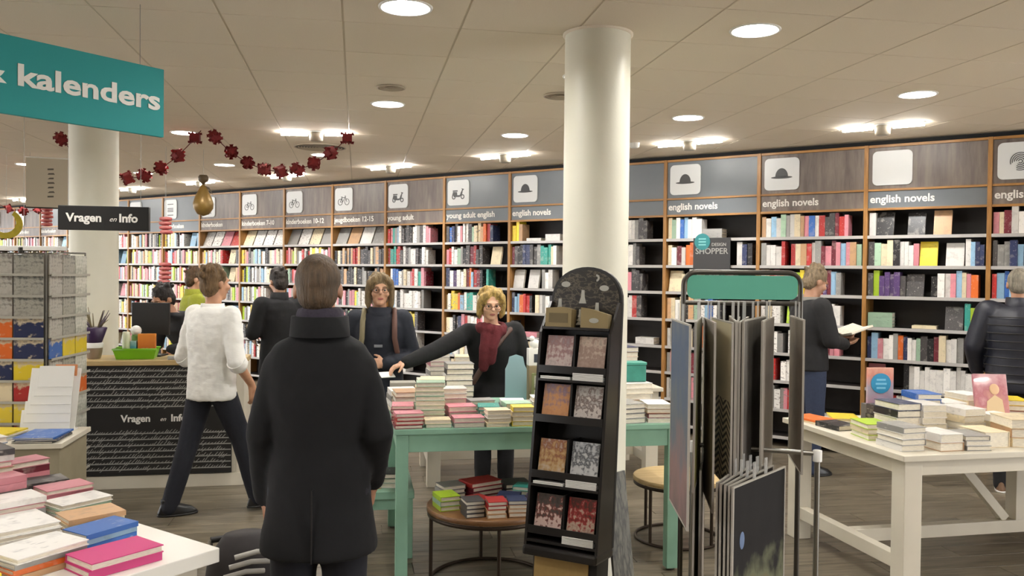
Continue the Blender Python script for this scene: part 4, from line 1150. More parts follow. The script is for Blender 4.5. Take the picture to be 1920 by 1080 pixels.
tag(spn, 'tall wire spinner of calendars and pocket books beside the counter', 'rack')
# stepped white leaflets leaning between spinner and counter
lf = empty('leaflet_rack', (-1.83, 5.585, .6905), R(-2))
MB().bbox(-.16, .13, .03, .04, 0, .40, .002, 0, Matrix.Rotation(R(-18), 4, 'X')).obj('back_board', WHITE_CARD, lf)
MB().bbox(-.16, .13, -.06, .10, 0, .008, .002).obj('base', WHITE_CARD, lf)
for i in range(6):
    T = Matrix.Translation((.0, -.045 + i * .012, .010 + i * .052)) @ Matrix.Rotation(R(-16), 4, 'X')
    MB().bbox(-.155 + i * .016, .125, 0, .008, 0, .13, .001, 0, T).obj('leaflet', WHITE_CARD, lf)
MB().bbox(.0, .125, -.004, .008, .34, .41, .001, 0, Matrix.Rotation(R(-14), 4, 'X')).obj('orange_leaflet', mat('leaflet_orange', rgb(206, 132, 84), .6), lf)
tag(lf, 'stepped rack of white leaflets on the beige plinth', 'leaflet rack')

# ------------------------------------------------------------------ black christmas card stand
CSP = at(1052, 1040, 3.62); cs = empty('card_stand', (CSP.x, CSP.y, 0), YAW * -1 + R(-27)); LEAN = R(5.0)
TL = Matrix.Rotation(-LEAN, 4, 'X')                 # local -y is the front, leaning back (top goes +y)
SW = .158
MB().bbox(-SW, SW, -.02, .26, 0, .035, .004).obj('base', BLACK, cs)
MB().bbox(-SW + .02, SW - .045, -.012, -.004, .036, .50, .002, 0, TL).obj('kraft_front', KRAFT, cs)
MB().bbox(-SW + .01, SW - .01, -.003, .14, .036, .51, .004, 0, TL).obj('lower_body', BLACK, cs)
arch = [(-SW - .012, .51), (SW + .012, .51), (SW + .012, 1.565)] + [((SW + .012) * math.cos(R(a)), 1.565 + .165 * math.sin(R(a)) ** .8) for a in range(10, 171, 10)] + [(-SW - .012, 1.565)]
mb = MB(); mb.prism(arch, .022, 0, TL @ Matrix.Translation((0, .135, 0))); mb.obj('back_panel', BLACK, cs)
for sx in (-1, 1):
    mb = MB()
    prof_ = [(-.06, .51), (.135, .51), (.135, 1.57), (.09, 1.57), (-.005, 1.43)]
    v = [(sx * (SW + .011), y, z) for y, z in prof_] + [(sx * (SW - .001), y, z) for y, z in prof_]
    n = len(prof_); mb.add(v, [tuple(range(n)), tuple(reversed(range(n, 2 * n)))] + [(i, i + n, (i + 1) % n + n, (i + 1) % n) for i in range(n)], 0, TL)
    mb.obj('side_panel', BLACKG, cs)
MB().bbox(-SW - .012, SW + .012, -.075, .135, .47, .512, .012, 0, TL).obj('bottom_tray', BLACKG, cs)
HDR = picture_mat('night_village', [(0., rgb(22, 20, 18)), (.45, rgb(34, 30, 26)), (.56, rgb(92, 84, 70)), (.62, rgb(40, 36, 30)), (1., rgb(20, 22, 20))], 9, .25)
mb = MB(); mb.prism([(-SW, 1.456), (SW, 1.456), (SW, 1.565)] + [(SW * math.cos(R(a)), 1.565 + .15 * math.sin(R(a)) ** .8) for a in range(10, 171, 10)] + [(-SW, 1.565)], .003, 0, TL @ Matrix.Translation((0, .111, 0))); hd = mb.obj('header_picture', HDR, cs)
PALE = mat('pale_print', rgb(170, 168, 158), .5)
for (x, z, k) in ((-.10, 1.650, 'o'), (.085, 1.635, 'o'), (.045, 1.680, 'm'), (-.125, 1.555, 'b'), (-.015, 1.595, 'b'), (.055, 1.540, 'b')):
    mb = MB()
    if k == 'o': mb.prism([(x + .022 * math.cos(R(a)), z + .013 * math.sin(R(a))) for a in range(0, 360, 20)], .001)
    elif k == 'm': arc_mb(mb, x, z, .012, .009, -80, 90, .001)
    else: mb.prism([(x - .018, z - .03), (x + .018, z - .03), (x + .009, z + .0), (x + .007, z + .03), (x - .007, z + .03), (x - .009, z)], .001)
    o = MB(); o.v = [tuple(TL @ (Vector(v) + Vector((0, .1075, 0)))) for v in mb.v]; o.f = mb.f; o.mi = mb.mi; o.sm = mb.sm
    o.obj('printed_shape', PALE, hd)
CARDS = [[(0., rgb(150, 132, 126)), (.4, rgb(196, 178, 172)), (.6, rgb(150, 112, 110)), (1., rgb(150, 144, 148))],
         [(0., rgb(180, 156, 140)), (.5, rgb(150, 124, 112)), (.65, rgb(190, 168, 150)), (1., rgb(110, 108, 100))],
         [(0., rgb(176, 118, 80)), (.45, rgb(196, 140, 90)), (.7, rgb(140, 112, 120)), (1., rgb(140, 130, 150))],
         [(0., rgb(190, 178, 170)), (.4, rgb(206, 196, 188)), (.5, rgb(110, 92, 86)), (.7, rgb(190, 184, 178)), (1., rgb(120, 124, 122))],
         [(0., rgb(206, 194, 180)), (.45, rgb(186, 150, 100)), (.65, rgb(140, 84, 56)), (1., rgb(206, 200, 190))],
         [(0., rgb(206, 206, 202)), (.4, rgb(196, 196, 194)), (.55, rgb(70, 72, 76)), (.7, rgb(180, 182, 184)), (1., rgb(210, 210, 208))],
         [(0., rgb(210, 180, 170)), (.4, rgb(216, 190, 180)), (.5, rgb(120, 60, 50)), (.6, rgb(80, 70, 64)), (1., rgb(46, 42, 42))],
         [(0., rgb(130, 40, 44)), (.35, rgb(190, 170, 150)), (.5, rgb(150, 40, 40)), (.7, rgb(70, 40, 30)), (1., rgb(120, 44, 40))]]
CDN = ['misty pink village', 'snowy rooftops', 'amber market street', 'snowy hillside', 'lit toy shop window', 'black tree on snow', 'moonlit snowfield', 'red doves']
def cardpos(x, y, z):
    return cs.matrix_basis @ (TL @ Vector((x, y, z)))
zrows = [1.268, 1.055, .815, .58]
bpy.context.view_layer.update()
for i, z0 in enumerate(zrows):
    MB().bbox(-SW + .001, SW - .001, -.012 - i * .012, .112, z0 - .012, z0 - .001, .002, 0, TL).obj('shelf', BLACKG, cs)
    MB().bbox(-SW + .001, SW - .001, -.018 - i * .012, -.013 - i * .012, z0 - .018, z0 + .016, .001, 0, TL).obj('shelf_lip', BLACKG, cs)
    MB().box(-.004, .004, .0 - i * .012, .112, z0, z0 + .155, 0, TL).obj('divider', BLACKG, cs)
    for c, x in enumerate((-.076, .076)):
        o = MB().bbox(-.063, .063, 0, .006, 0, .150, .001).obj('greeting_card', picture_mat('card_%d%d' % (i, c), CARDS[i * 2 + c], 7, .4))
        o.matrix_world = cs.matrix_basis @ TL @ Matrix.Translation((x, .004 - i * .012, z0 + .0005)) @ Matrix.Rotation(R(-9), 4, 'X')
        tag(o, f"{CDN[i * 2 + c]} greeting card displayed on the black card stand", 'card', 'cards on the black stand')
    zz = z0 - .022
    if i != 1:
        for c in ((0, 1) if i != 3 else (1,)):
            pk_ = empty('card_bundle'); pk_.matrix_world = cs.matrix_basis @ TL @ Matrix.Translation((-.076 + c * .152, -.022 - i * .012, zz - .020))
            for q in range(2 + c * 3): MB().box(-.070, .070, 0, .10, q * .0065, q * .0065 + .005).obj('envelope', WHITE_CARD, pk_)
            tag(pk_, f"{'thin' if c == 0 else 'thick'} bundle of white envelopes under the {ORDN[i + 1] if i else 'top'} row of cards", 'envelopes', 'envelope bundles on the card stand')
        MB().bbox(-SW + .001, SW - .001, -.022 - i * .012, .11, zz - .032, zz - .0205, .002, 0, TL).obj('shelf', BLACKG, cs)
MB().bbox(-SW + .001, SW - .001, -.01, .11, 1.442, 1.454, .002, 0, TL).obj('shelf', BLACKG, cs)
for x, m_, lab in ((-.083, [(-.062, 0), (.062, 0), (.062, .078), (.02, .088), (-.062, .082)], 'kraft box with a printed panel on top of the card stand'), (.085, [(-.062, 0), (.062, 0), (.062, .060), (-.02, .082), (-.062, .088)], 'kraft box with an oval label on top of the card stand')):
    rt = empty('gift_box'); rt.matrix_world = cs.matrix_basis @ TL @ Matrix.Translation((x, .055, 1.4545))
    MB().prism(m_, .055).obj('box', mat('kraft_dull', rgb(140, 122, 84), .7), rt)
    if x < 0:
        MB().prism([(-.045, .018), (.045, .018), (.045, .06), (-.045, .06)], .001).obj('label', mat('kraft_dark', rgb(104, 90, 60), .7), rt, (0, -.0552, 0))
    else: MB().prism([(.022 * math.cos(R(a)), .032 + .011 * math.sin(R(a))) for a in range(0, 360, 20)], .001).obj('label', PALE, rt, (0, -.0552, 0))
    tag(rt, lab, 'box')
tr = empty('tree_ornament'); tr.matrix_world = cs.matrix_basis @ TL @ Matrix.Translation((.002, .045, 1.4545))
MB().lathe([(.005, 0), (.005, .012)], 10).obj('trunk', BLACK, tr)
for q in range(4): MB().lathe([(.019 - q * .004, .012 + q * .017), (.006, .03 + q * .017)], 14).obj('tier', PALE, tr)
tag(tr, 'small pale paper tree between the kraft boxes', 'ornament')
tag(cs, 'tall black arched stand of Christmas cards in front of the pillar', 'display stand')

# ------------------------------------------------------------------ poster rack
pr_c = Vector((1.60, 3.37, 0)); rk = empty('poster_rack', pr_c, -YAW); TUBE = mat('rack_tube', rgb(86, 82, 76), .35, .7)
HWR = .247
arcp = [(-HWR, .0, .03), (-HWR, 0, 1.64)] + [(-HWR + .055 - .055 * math.cos(R(a)), 0, 1.64 + .055 * math.sin(R(a))) for a in range(15, 91, 15)]
arcp += [(HWR - .055 + .055 * math.sin(R(a)), 0, 1.64 + .055 * math.cos(R(a))) for a in range(0, 91, 15)] + [(HWR, 0, .03)]
MB().tube(arcp, .011, 10).obj('frame_tube', TUBE, rk)
MB().tube([(-HWR, 0, 1.565), (HWR, 0, 1.565)], .010, 10).obj('hanging_bar', TUBE, rk)
mb = MB(); mb.prism(rrect(-HWR + .014, HWR - .014, 1.582, 1.682, .03), .006); mb.obj('header_panel', mat('rack_teal', rgb(96, 176, 152), .5), rk)
LB = [(-.22, -.10), (.235, -.26)]
for (x, y) in LB: MB().tube([(x, y, .03), (x, y, .985)], .011, 10).obj('lower_post', STEEL, rk); MB().lathe([(.018, .955), (.018, .998), (.012, 1.0)], 12, cx=x, cy=y).obj('clamp', WHITE_CARD, rk)
MB().tube([(LB[0][0], LB[0][1], .985), (LB[1][0], LB[1][1], .985)], .010, 10).obj('lower_bar', STEEL, rk)
for sx, (x, y) in zip((-1, 1), LB):
    MB().tube([(sx * HWR, .22, .02), (sx * HWR, 0, .02), (x, y - .25, .02)], .014, 8).obj('foot_tube', DSTEEL, rk)
MB().tube([(-HWR, 0, .30), (HWR, 0, .30)], .009, 8).obj('brace_bar', TUBE, rk)
tag(rk, 'two tier poster rack with a teal header panel', 'rack')
PST = {'stormy': [(0., rgb(96, 92, 88)), (.3, rgb(140, 112, 108)), (.5, rgb(104, 110, 116)), (.72, rgb(86, 100, 122)), (1., rgb(120, 122, 122))],
       'brown': [(0., rgb(126, 116, 104)), (.5, rgb(104, 92, 80)), (1., rgb(138, 130, 118))], 'cream': [(0., rgb(60, 54, 46)), (.42, rgb(196, 184, 150)), (.5, rgb(206, 196, 160)), (1., rgb(214, 206, 172))],
       'grey': [(0., rgb(112, 106, 98)), (.5, rgb(70, 66, 62)), (1., rgb(128, 124, 116))], 'dark': [(0., rgb(60, 54, 50)), (.5, rgb(36, 34, 34)), (1., rgb(70, 64, 60))],
       'mauve': [(0., rgb(60, 44, 44)), (.35, rgb(70, 52, 54)), (.45, rgb(128, 110, 126)), (1., rgb(136, 120, 132))],
       'forest': [(0., rgb(120, 84, 50)), (.28, rgb(112, 100, 74)), (.42, rgb(104, 106, 84)), (.55, rgb(34, 32, 32)), (1., rgb(22, 20, 20))],
       'pale': [(0., rgb(150, 142, 128)), (.5, rgb(168, 158, 146)), (1., rgb(146, 142, 136))], 'yellow': [(0., rgb(150, 142, 60)), (.4, rgb(128, 122, 88)), (1., rgb(150, 146, 130))],
       'zigzag': [(0., rgb(40, 36, 32)), (.5, rgb(60, 54, 46)), (.56, rgb(190, 176, 136)), (1., rgb(208, 198, 158))]}
PM = {k: picture_mat('print_' + k, st, 4, .65, coat=0.0, rough=.55) for k, st in PST.items()}; PM['zigzag'] = zigzag_mat()
SLV = mat('sleeve_edge', rgb(170, 164, 154), .4); 
def poster(px, py, Z, yaw, W, H, ztop, pic, label, bar_z):
    """print in a clear sleeve hanging by two clips; yaw is the turn from the line of sight"""
    p = at(px, py, Z); rz = math.atan2(p.y, p.x) + R(yaw)
    root = empty('poster_sleeve', (p.x, p.y, ztop), rz)
    MB().bbox(-W / 2, W / 2, -.0025, .0025, -H, 0, .001).obj('print', PM[pic], root)
    for x0, x1, z0, z1 in ((-W / 2 - .008, -W / 2, -H - .006, .006), (W / 2, W / 2 + .008, -H - .006, .006), (-W / 2, W / 2, .0, .006), (-W / 2, W / 2, -H - .006, -H)):
        MB().box(x0, x1, -.004, .004, z0, z1).obj('sleeve_edge', SLV, root)
    for x in (-.05, .05):
        MB().box(x - .008, x + .008, -.003, .003, .006, max(.02, bar_z - ztop + .012)).obj('clip', CLEAR, root)
    if pic == 'forest': MB().ball((-.15, .0026, -.20), (.020, .001, .032)).obj('printed_figure', mat('figure_blue', rgb(96, 116, 150), .6), root); MB().ball((-.15, -.0026, -.20), (.020, .001, .032)).obj('printed_figure', mat('figure_blue', rgb(96, 116, 150), .6), root)
    tag(root, label, 'poster', 'posters hanging in the rack')
UPP = [(1274, 790, 3.14, 9, .40, .70, 1.505, 'stormy', 'stormy blue grey poster at the outer end of the rack'),
       (1308, 750, 3.34, -3, .42, .62, 1.505, 'yellow', 'yellow edged poster beside the stormy poster'),
       (1328, 750, 3.38, 6, .40, .70, 1.50, 'pale', 'pale poster next to the cream poster'),
       (1350, 750, 3.40, 12, .40, .62, 1.50, 'zigzag', 'cream poster with a zigzag foot in the rack'),
       (1372, 750, 3.42, 3, .45, .64, 1.505, 'brown', 'brown poster pressed against the cream poster'),
       (1382, 750, 3.44, -1, .45, .66, 1.50, 'dark', 'black poster in the middle of the rack'),
       (1393, 750, 3.46, -4, .45, .70, 1.50, 'brown', 'dull brown poster behind the black poster'),
       (1414, 750, 3.48, -11, .45, .72, 1.505, 'grey', 'wide grey poster angled in the rack'),
       (1438, 750, 3.52, -6, .40, .70, 1.50, 'pale', 'misty pale poster beside the wide grey poster'),
       (1493, 720, 3.54, 8, .36, .60, 1.505, 'brown', 'faded brown poster at the tube end of the rack')]
for u in UPP: poster(*u, 1.565)
LOW = [(1306, 960, 3.42, -3, .40, .60, .93, 'yellow', 'thin yellow edged poster on the lower bar'), (1316, 960, 3.46, -2, .40, .60, .93, 'pale', 'pale poster on the lower bar'),
       (1374, 960, 3.26, -15, .42, .62, .93, 'mauve', 'mauve poster on the lower bar'), (1385, 960, 3.24, -17, .42, .62, .93, 'dark', 'dark poster next to the mauve poster'),
       (1397, 980, 3.22, -19, .42, .62, .93, 'grey', 'grey poster in the middle of the lower bar'), (1409, 980, 3.20, -21, .42, .62, .93, 'dark', 'black edged poster behind the forest poster'),
       (1424, 970, 3.18, -24, .44, .64, .93, 'forest', 'dark forest poster with an orange foot on the lower bar')]
for u in LOW: poster(*u, .985)
# framed print on the floor against the card stand
fp = empty('framed_print', at(1186, 1070, 3.76), -YAW + R(48)); fp.location.z = 0
T = Matrix.Rotation(R(-7), 4, 'X')
MB().bbox(-.075, .075, 0, .012, 0.002, .80, .003, 0, T).obj('print', picture_mat('marbled_print', [(0., rgb(84, 88, 92)), (.35, rgb(120, 118, 108)), (.55, rgb(72, 72, 68)), (.75, rgb(128, 126, 114)), (1., rgb(96, 98, 96))], 6, .25), fp)
tag(fp, 'marbled grey print leaning beside the card stand', 'print')
# receipt on the floor
rc = MB().box(-.03, .03, -.04, .04, 0.0005, .0015).obj('paper_slip', WHITE_CARD, None, (1.47, 4.93, 0), R(30)); tag(rc, 'small white paper slip on the floor by the round table', 'paper')

# items behind on the green table
cdx = empty('display_card', (1.02, 5.44, Z2), R(-4))
mb = MB(); mb.prism([(-.07, 0), (.07, 0), (.07, .22), (.055, .25), (.045, .30), (.0, .315), (-.045, .30), (-.052, .26), (-.07, .22)], .012); mb.obj('board', mat('pale_blue_card', rgb(140, 172, 178), .5), cdx)
MB().bbox(-.07, .07, .002, .10, 0, .01, .002).obj('foot', mat('pale_blue_card', rgb(140, 172, 178), .5), cdx)
tag(cdx, 'pale blue arched display card on the green table', 'display card')
fr = empty('photo_frame', (1.17, 5.36, Z2), R(-6)); FRM = mat('frame_green', rgb(122, 128, 84), .5)
for x0, x1, z0, z1 in ((-.06, -.045, 0, .20), (.045, .06, 0, .20), (-.045, .045, 0, .014), (-.045, .045, .093, .107), (-.045, .045, .186, .20)): MB().bbox(x0, x1, -.01, .01, z0, z1, .001).obj('frame_bar', FRM, fr)
for z0 in (.014, .107): MB().box(-.045, .045, .002, .006, z0, z0 + .079).obj('photo', PICS[0], fr)
tag(fr, 'small olive double photo frame beside the pale blue card', 'photo frame')
gbox('gift_box', 1.17, 5.48, Z2, .13, .08, .24, mat('tan_pack', rgb(140, 126, 96), .6), 'tan box behind the photo frame', 'box')
wb = empty('gift_box', (1.17, 5.48, Z2 + .2405)); MB().bbox(-.065, .065, -.035, .035, 0, .11, .002).obj('box', WHITE_CARD, wb); MB().box(-.03, .02, -.036, -.0352, .02, .075).obj('label', mat('pack_navy', rgb(52, 58, 70), .5), wb); tag(wb, 'white box with a navy label on the tan box', 'box')
pg_ = empty('ornament_figure', (1.15, 5.47, Z2 + .351)); MB().ball((0, 0, .03), (.035, .025, .03)).obj('body', WHITE_CARD, pg_); MB().ball((-.02, -.005, .065), .018).obj('head', WHITE_CARD, pg_); tag(pg_, 'little white figure sitting on the white box', 'ornament')
tbx = empty('gift_tin', (1.645, 4.955, Z2 + .1962))
MB().bbox(-.075, .075, -.05, .05, 0, .10, .006).obj('tin', mat('teal_tin', rgb(62, 138, 122), .4, noise=.2, nscale=20), tbx); MB().bbox(-.078, .078, -.053, .053, .1005, .118, .004).obj('lid', mat('teal_tin_lid', rgb(74, 150, 132), .35), tbx)
tag(tbx, 'teal patterned tin on the cream pile behind the brown books', 'tin')
gb_ = empty('gift_box', (.29, 5.42, Z2)); MB().bbox(-.08, .08, -.06, .06, 0, .15, .003).obj('box', mat('grey_pack', rgb(150, 146, 134), .6), gb_); MB().box(-.04, .02, -.0615, -.0602, .035, .10).obj('label', BLACK, gb_); tag(gb_, 'grey box with a black square at the end of the green table', 'box')

# wheeled shopping trolley beside the man in the dark coat
tl = empty('shopping_trolley', at(452, 1040, 3.35), R(20)); tl.location.z = 0
BAG = mat('trolley_fabric', rgb(40, 34, 34), .8, noise=.3, nscale=20)
mb = MB(); mb.loft([(0, 0, .14, .10, .075), (0, 0, .16, .125, .095), (0, .01, .44, .14, .105), (.005, .02, .56, .125, .095), (.02, .03, .64, .08, .06)], 24); mb.obj('bag', BAG, tl)
for i in range(6): MB().tube([(-.15 + .02 * i, -.115, .42 + i * .035), (-.07 + .02 * i, -.128, .435 + i * .035), (.0 + .02 * i, -.122, .425 + i * .035)], .010, 6).obj('stripe', mat('stripe_white', rgb(178, 174, 166), .7), tl)
for sx in (-1, 1):
    MB().tube([(sx * .10, .11, .08), (sx * .10, .12, .50), (sx * .09, .13, .60)], .010, 8).obj('handle_tube', STEEL, tl)
    MB().tube([(sx * .12, .10, .085), (sx * .10, -.16, .05)], .009, 8).obj('foot_tube', STEEL, tl)
    wh = MB().lathe([(.02, -.012), (.072, -.014), (.08, 0), (.072, .014), (.02, .012)], 24, T=Matrix.Translation((sx * .15, .10, .0805)) @ Matrix.Rotation(R(90), 4, 'Y')).obj('wheel', BLACK, tl)
MB().tube([(-.15, .10, .0805), (.15, .10, .0805)], .008, 8).obj('axle', STEEL, tl)
MB().tube([(-.09, .13, .60), (.09, .13, .60)], .013, 8).obj('grip', BLACK, tl)
tg_ = MB().bbox(-.03, .03, -.003, .003, 0, .06, .002).obj('blue_tag', mat('tag_blue', rgb(48, 56, 120), .6), tl, (.13, -.10, .27)); MB().ball((0, -.004, -.02), (.02, .006, .018)).obj('yellow_badge', mat('tag_yellow', rgb(186, 166, 40), .6), tg_)
tag(tl, 'dark wheeled shopping trolley with pale stripes beside the dark coat', 'trolley')

# ------------------------------------------------------------------ people
HAIRTEX = bpy.data.textures.new('hair_clump', 'CLOUDS'); HAIRTEX.noise_scale = .035
WRINKTEX = bpy.data.textures.new('shirt_wrinkle', 'CLOUDS'); WRINKTEX.noise_scale = .085
FOLDTEX = bpy.data.textures.new('cloth_fold', 'CLOUDS'); FOLDTEX.noise_scale = .11
def grow(mb, name, m, parent=None, voxel=.010, smooth=6, disp=0.0, tex=None, cut=None):
    """union of the overlapping solids into one continuous skin"""
    me = mb.mesh(name, m); o = bpy.data.objects.new(name, me); COL.objects.link(o)
    r = o.modifiers.new('r', 'REMESH'); r.mode = 'VOXEL'; r.voxel_size = voxel; r.use_smooth_shade = True
    if smooth: s = o.modifiers.new('s', 'SMOOTH'); s.factor = .5; s.iterations = smooth
    if disp:
        d = o.modifiers.new('d', 'DISPLACE'); d.texture = tex or HAIRTEX; d.strength = disp; d.mid_level = .5; d.texture_coords = 'LOCAL'
    dg = bpy.context.evaluated_depsgraph_get(); me2 = bpy.data.meshes.new_from_object(o.evaluated_get(dg))
    bpy.data.objects.remove(o); bpy.data.meshes.remove(me)
    me2.materials.clear(); me2.materials.append(m); me2.polygons.foreach_set('use_smooth', [True] * len(me2.polygons)); me2.name = name
    return link(name, me2, parent)
def limb(mb, pts, rs, n=14):
    """tapered chain with round joints"""
    pts = [Vector(p) for p in pts]
    for i in range(len(pts) - 1):
        mb.tube([pts[i], pts[i + 1]], [rs[i], rs[i + 1]], n)
    for p, r in zip(pts, rs): mb.ball(p, r, nu=n, nv=8)
def hand(mb, w, d, nrm, curl=.5, side=1, sc=1.0):
    """palm with four fingers and a thumb; w wrist, d pointing direction, nrm palm normal, side +1 thumb on +(d x nrm)"""
    w = Vector(w); d = Vector(d).normalized(); nrm = Vector(nrm); nrm = (nrm - d * nrm.dot(d)).normalized(); a = d.cross(nrm) * side
    limb(mb, [w, w + d * .03 * sc], [.026 * sc, .028 * sc])
    for k in (-1, -.33, .33, 1): limb(mb, [w + d * .02 * sc + a * (.014 * k * sc), w + d * .085 * sc + a * (.030 * k * sc)], [.017 * sc, .0125 * sc], 10)
    for k, L in ((-1, .058), (-.33, .072), (.33, .078), (1, .068)):
        p0 = w + d * .085 * sc + a * (.030 * k * sc)
        d1 = (d * math.cos(curl * .7) + nrm * math.sin(curl * .7) + a * .07 * k).normalized(); p1 = p0 + d1 * L * .5 * sc
        d2 = (d * math.cos(curl * 1.7) + nrm * math.sin(curl * 1.7) + a * .07 * k).normalized(); p2 = p1 + d2 * L * .5 * sc
        limb(mb, [p0, p1, p2], [.0105 * sc, .0092 * sc, .0078 * sc], 8)
    t0 = w + d * .03 * sc + a * .028 * sc; t1 = t0 + (d * .55 + a * .7 + nrm * .35).normalized() * .042 * sc; t2 = t1 + (d * .85 + a * .25 + nrm * .5).normalized() * .034 * sc
    limb(mb, [t0, t1, t2], [.015 * sc, .0115 * sc, .009 * sc], 8)
SKIN = {}
def skin(c):
    k = tuple(c)
    if k not in SKIN: SKIN[k] = mat('skin_%d' % len(SKIN), rgb(*c), .5, noise=.10, nscale=30)
    return SKIN[k]
def cloth(name, c, rough=.85, fold=.25, fs=14.0):
    return mat(name, rgb(*c), rough, noise=.12, nscale=60, bump=fold, bscale=fs)
def figure(loc, yaw, label, P):
    """P: pose and clothes. Local frame: facing +y, right hand at +x"""
    h = P.get('scale', 1.0); S = lambda p: Vector(p) * h
    hipz = P.get('hip', .90)
    lean = P.get('lean', (0, 0))                       # shift of the chest against the pelvis
    J = dict(pel=(0, 0, hipz), chest=(lean[0], lean[1], 1.28), neck=(lean[0] * 1.15, lean[1] * 1.15 - .005, 1.445), head=(lean[0] * 1.3, lean[1] * 1.35 + .02, 1.60),
             hipL=(-.085, 0, hipz), hipR=(.085, 0, hipz), kneeL=(-.09, .01, .49), kneeR=(.09, .01, .49), ankL=(-.09, -.02, .085), ankR=(.09, -.02, .085), toeL=None, toeR=None,
             shL=(-.175 + lean[0], lean[1], 1.395), shR=(.175 + lean[0], lean[1], 1.395), elL=(-.225, -.02, 1.12), elR=(.225, -.02, 1.12), wrL=(-.225, .06, .87), wrR=(.225, .06, .87))
    J.update(P.get('J', {})); J = {k: (S(v) if v is not None else None) for k, v in J.items()}
    bx_ = P.get('bulk', 1.0); SK = skin(P.get('skin', (196, 150, 122)))
    vox = P.get('voxel', .010)
    b = MB()
    def torso(mb, g, z0=None, waist=.9, skirt=None):
        pe, ch, ne = J['pel'], J['chest'], J['neck']
        rings = []
        if skirt:
            for z, a, bb in skirt: rings.append((pe.x, pe.y, z * h, a * h, bb * h))
        w = pe.lerp(ch, .45)
        for c, dz, a, bb in ((pe, -.03, .158, .112), (pe, .06, .155, .108), (w, 0, .142 * (.7 + .3 * waist / .9), .104), (ch, -.03, .168, .120), (ch, .06, .172, .112)):
            rings.append((c.x, c.y, c.z + dz * h, (a * bx_ + g) * h, (bb * bx_ + g) * h))
        t = ch.lerp(ne, .78); rings.append((t.x, t.y, t.z, (.135 * bx_ + g) * h, (.085 + g) * h)); rings.append((ne.x, ne.y, ne.z, (.072 + g * .6) * h, (.066 + g * .6) * h))
        mb.loft(rings)
    torso(b, 0)
    hd, ne = J['head'], J['neck']
    HR = Matrix.Rotation(R(P.get('hyaw', 0)), 3, 'Z') @ Matrix.Rotation(R(P.get('hpitch', 0)), 3, 'X')
    H = lambda x, y, z: hd + HR @ (Vector((x, y, z)) * h)
    limb(b, [ne - Vector((0, 0, .03)), H(0, -.012, -.06)], [.058 * h, .052 * h])
    b.ball(H(0, -.012, .032), (.076 * h, .094 * h, .092 * h), rot=HR); b.ball(H(0, .018, -.038), (.060 * h, .070 * h, .078 * h), rot=HR); b.ball(H(0, .055, -.088), (.030 * h, .030 * h, .026 * h), rot=HR)
    b.ball(H(0, .082, .028), (.052 * h, .014 * h, .014 * h), rot=HR)
    limb(b, [H(0, .088, .022), H(0, .104, -.014)], [.009 * h, .014 * h], 8)
    for s_ in (-1, 1):
        b.ball(H(s_ * .078, -.012, -.006), (.010 * h, .020 * h, .031 * h), rot=HR); b.ball(H(s_ * .042, .062, -.022), (.026 * h, .026 * h, .024 * h), rot=HR)
    for sd, s_ in (('L', -1), ('R', 1)):
        limb(b, [J['sh' + sd], J['el' + sd], J['wr' + sd]], [.050 * h, .040 * h, .027 * h])
        limb(b, [J['hip' + sd], J['knee' + sd], J['ank' + sd]], [.083 * h, .056 * h, .040 * h])
        hn = P.get('hand' + sd, ((0, .2, -1), (-s_, 0, 0), .5)); hand(b, J['wr' + sd], hn[0], hn[1], hn[2], hn[3] if len(hn) > 3 else 1, h)
        td = J['toe' + sd] or Vector((0, 1, 0)); td = Vector((td.x, td.y, 0)).normalized(); an = J['ank' + sd]
        limb(b, [an, an + td * .10 * h - Vector((0, 0, .055 * h))], [.034 * h, .018 * h])
    body = grow(b, 'person', SK, None, vox, 4)
    body.location = loc; body.rotation_euler = (0, 0, yaw)
    tag(body, label, 'person', P.get('group'))
    # face
    IR = mat('eye_dark', rgb(40, 32, 28), .2); LIP = mat('lips', rgb(160, 92, 84), .5)
    for s_ in (-1, 1):
        e = MB().ball((0, 0, 0), .0100 * h, nu=12, nv=8).obj('eye', mat('eye_white', rgb(214, 206, 198), .3), body, H(s_ * .032, .0725, .006)); MB().ball((0, 0, 0), .0066 * h, nu=10, nv=6).obj('iris', IR, e, HR @ Vector((0, .006 * h, 0)))
        MB().tube([H(s_ * .050, .083, .026), H(s_ * .032, .092, .032), H(s_ * .015, .095, .028)], .0035 * h, 6).obj('eyebrow', P.get('browm', mat('brow', rgb(110, 86, 62), .8)), body)
    MB().ball((0, 0, 0), (.022 * h, .007 * h, .008 * h), rot=HR).obj('lips', LIP, body, H(0, .086, -.058))
    # hair
    hs = P.get('hair'); HM = mat('hair_%d%d%d' % hs['c'], rgb(*hs['c']), .6, noise=.5, nscale=60, bump=.8, bscale=150, stretch=(1, 1, .16))
    m = MB(); q = random.Random(len(label))
    if hs['k'] == 'cropped':
        m.ball(H(0, -.018, .038), (.081 * h, .095 * h, .092 * h), rot=HR); m.ball(H(0, -.045, -.01), (.072 * h, .062 * h, .07 * h), rot=HR)
        dsp = .003
    elif hs['k'] == 'short':
        m.ball(H(0, -.022, .045), (.086 * h, .098 * h, .095 * h), rot=HR); m.ball(H(0, -.052, -.01), (.078 * h, .062 * h, .082 * h), rot=HR)
        for i in range(26):
            a = q.uniform(0, 6.28); e = q.uniform(.1, 1.35); m.ball(H(.082 * math.cos(a) * math.cos(e), -.02 + .092 * math.sin(a) * math.cos(e) - .02, .05 + .085 * math.sin(e)), q.uniform(.016, .026) * h, nu=8, nv=6)
        dsp = .014
    else:   # bob: fuller, over the ears, fringe
        m.ball(H(0, -.022, .038), (.088 * h, .102 * h, .094 * h), rot=HR); m.ball(H(0, -.055, -.03), (.084 * h, .058 * h, .10 * h), rot=HR)
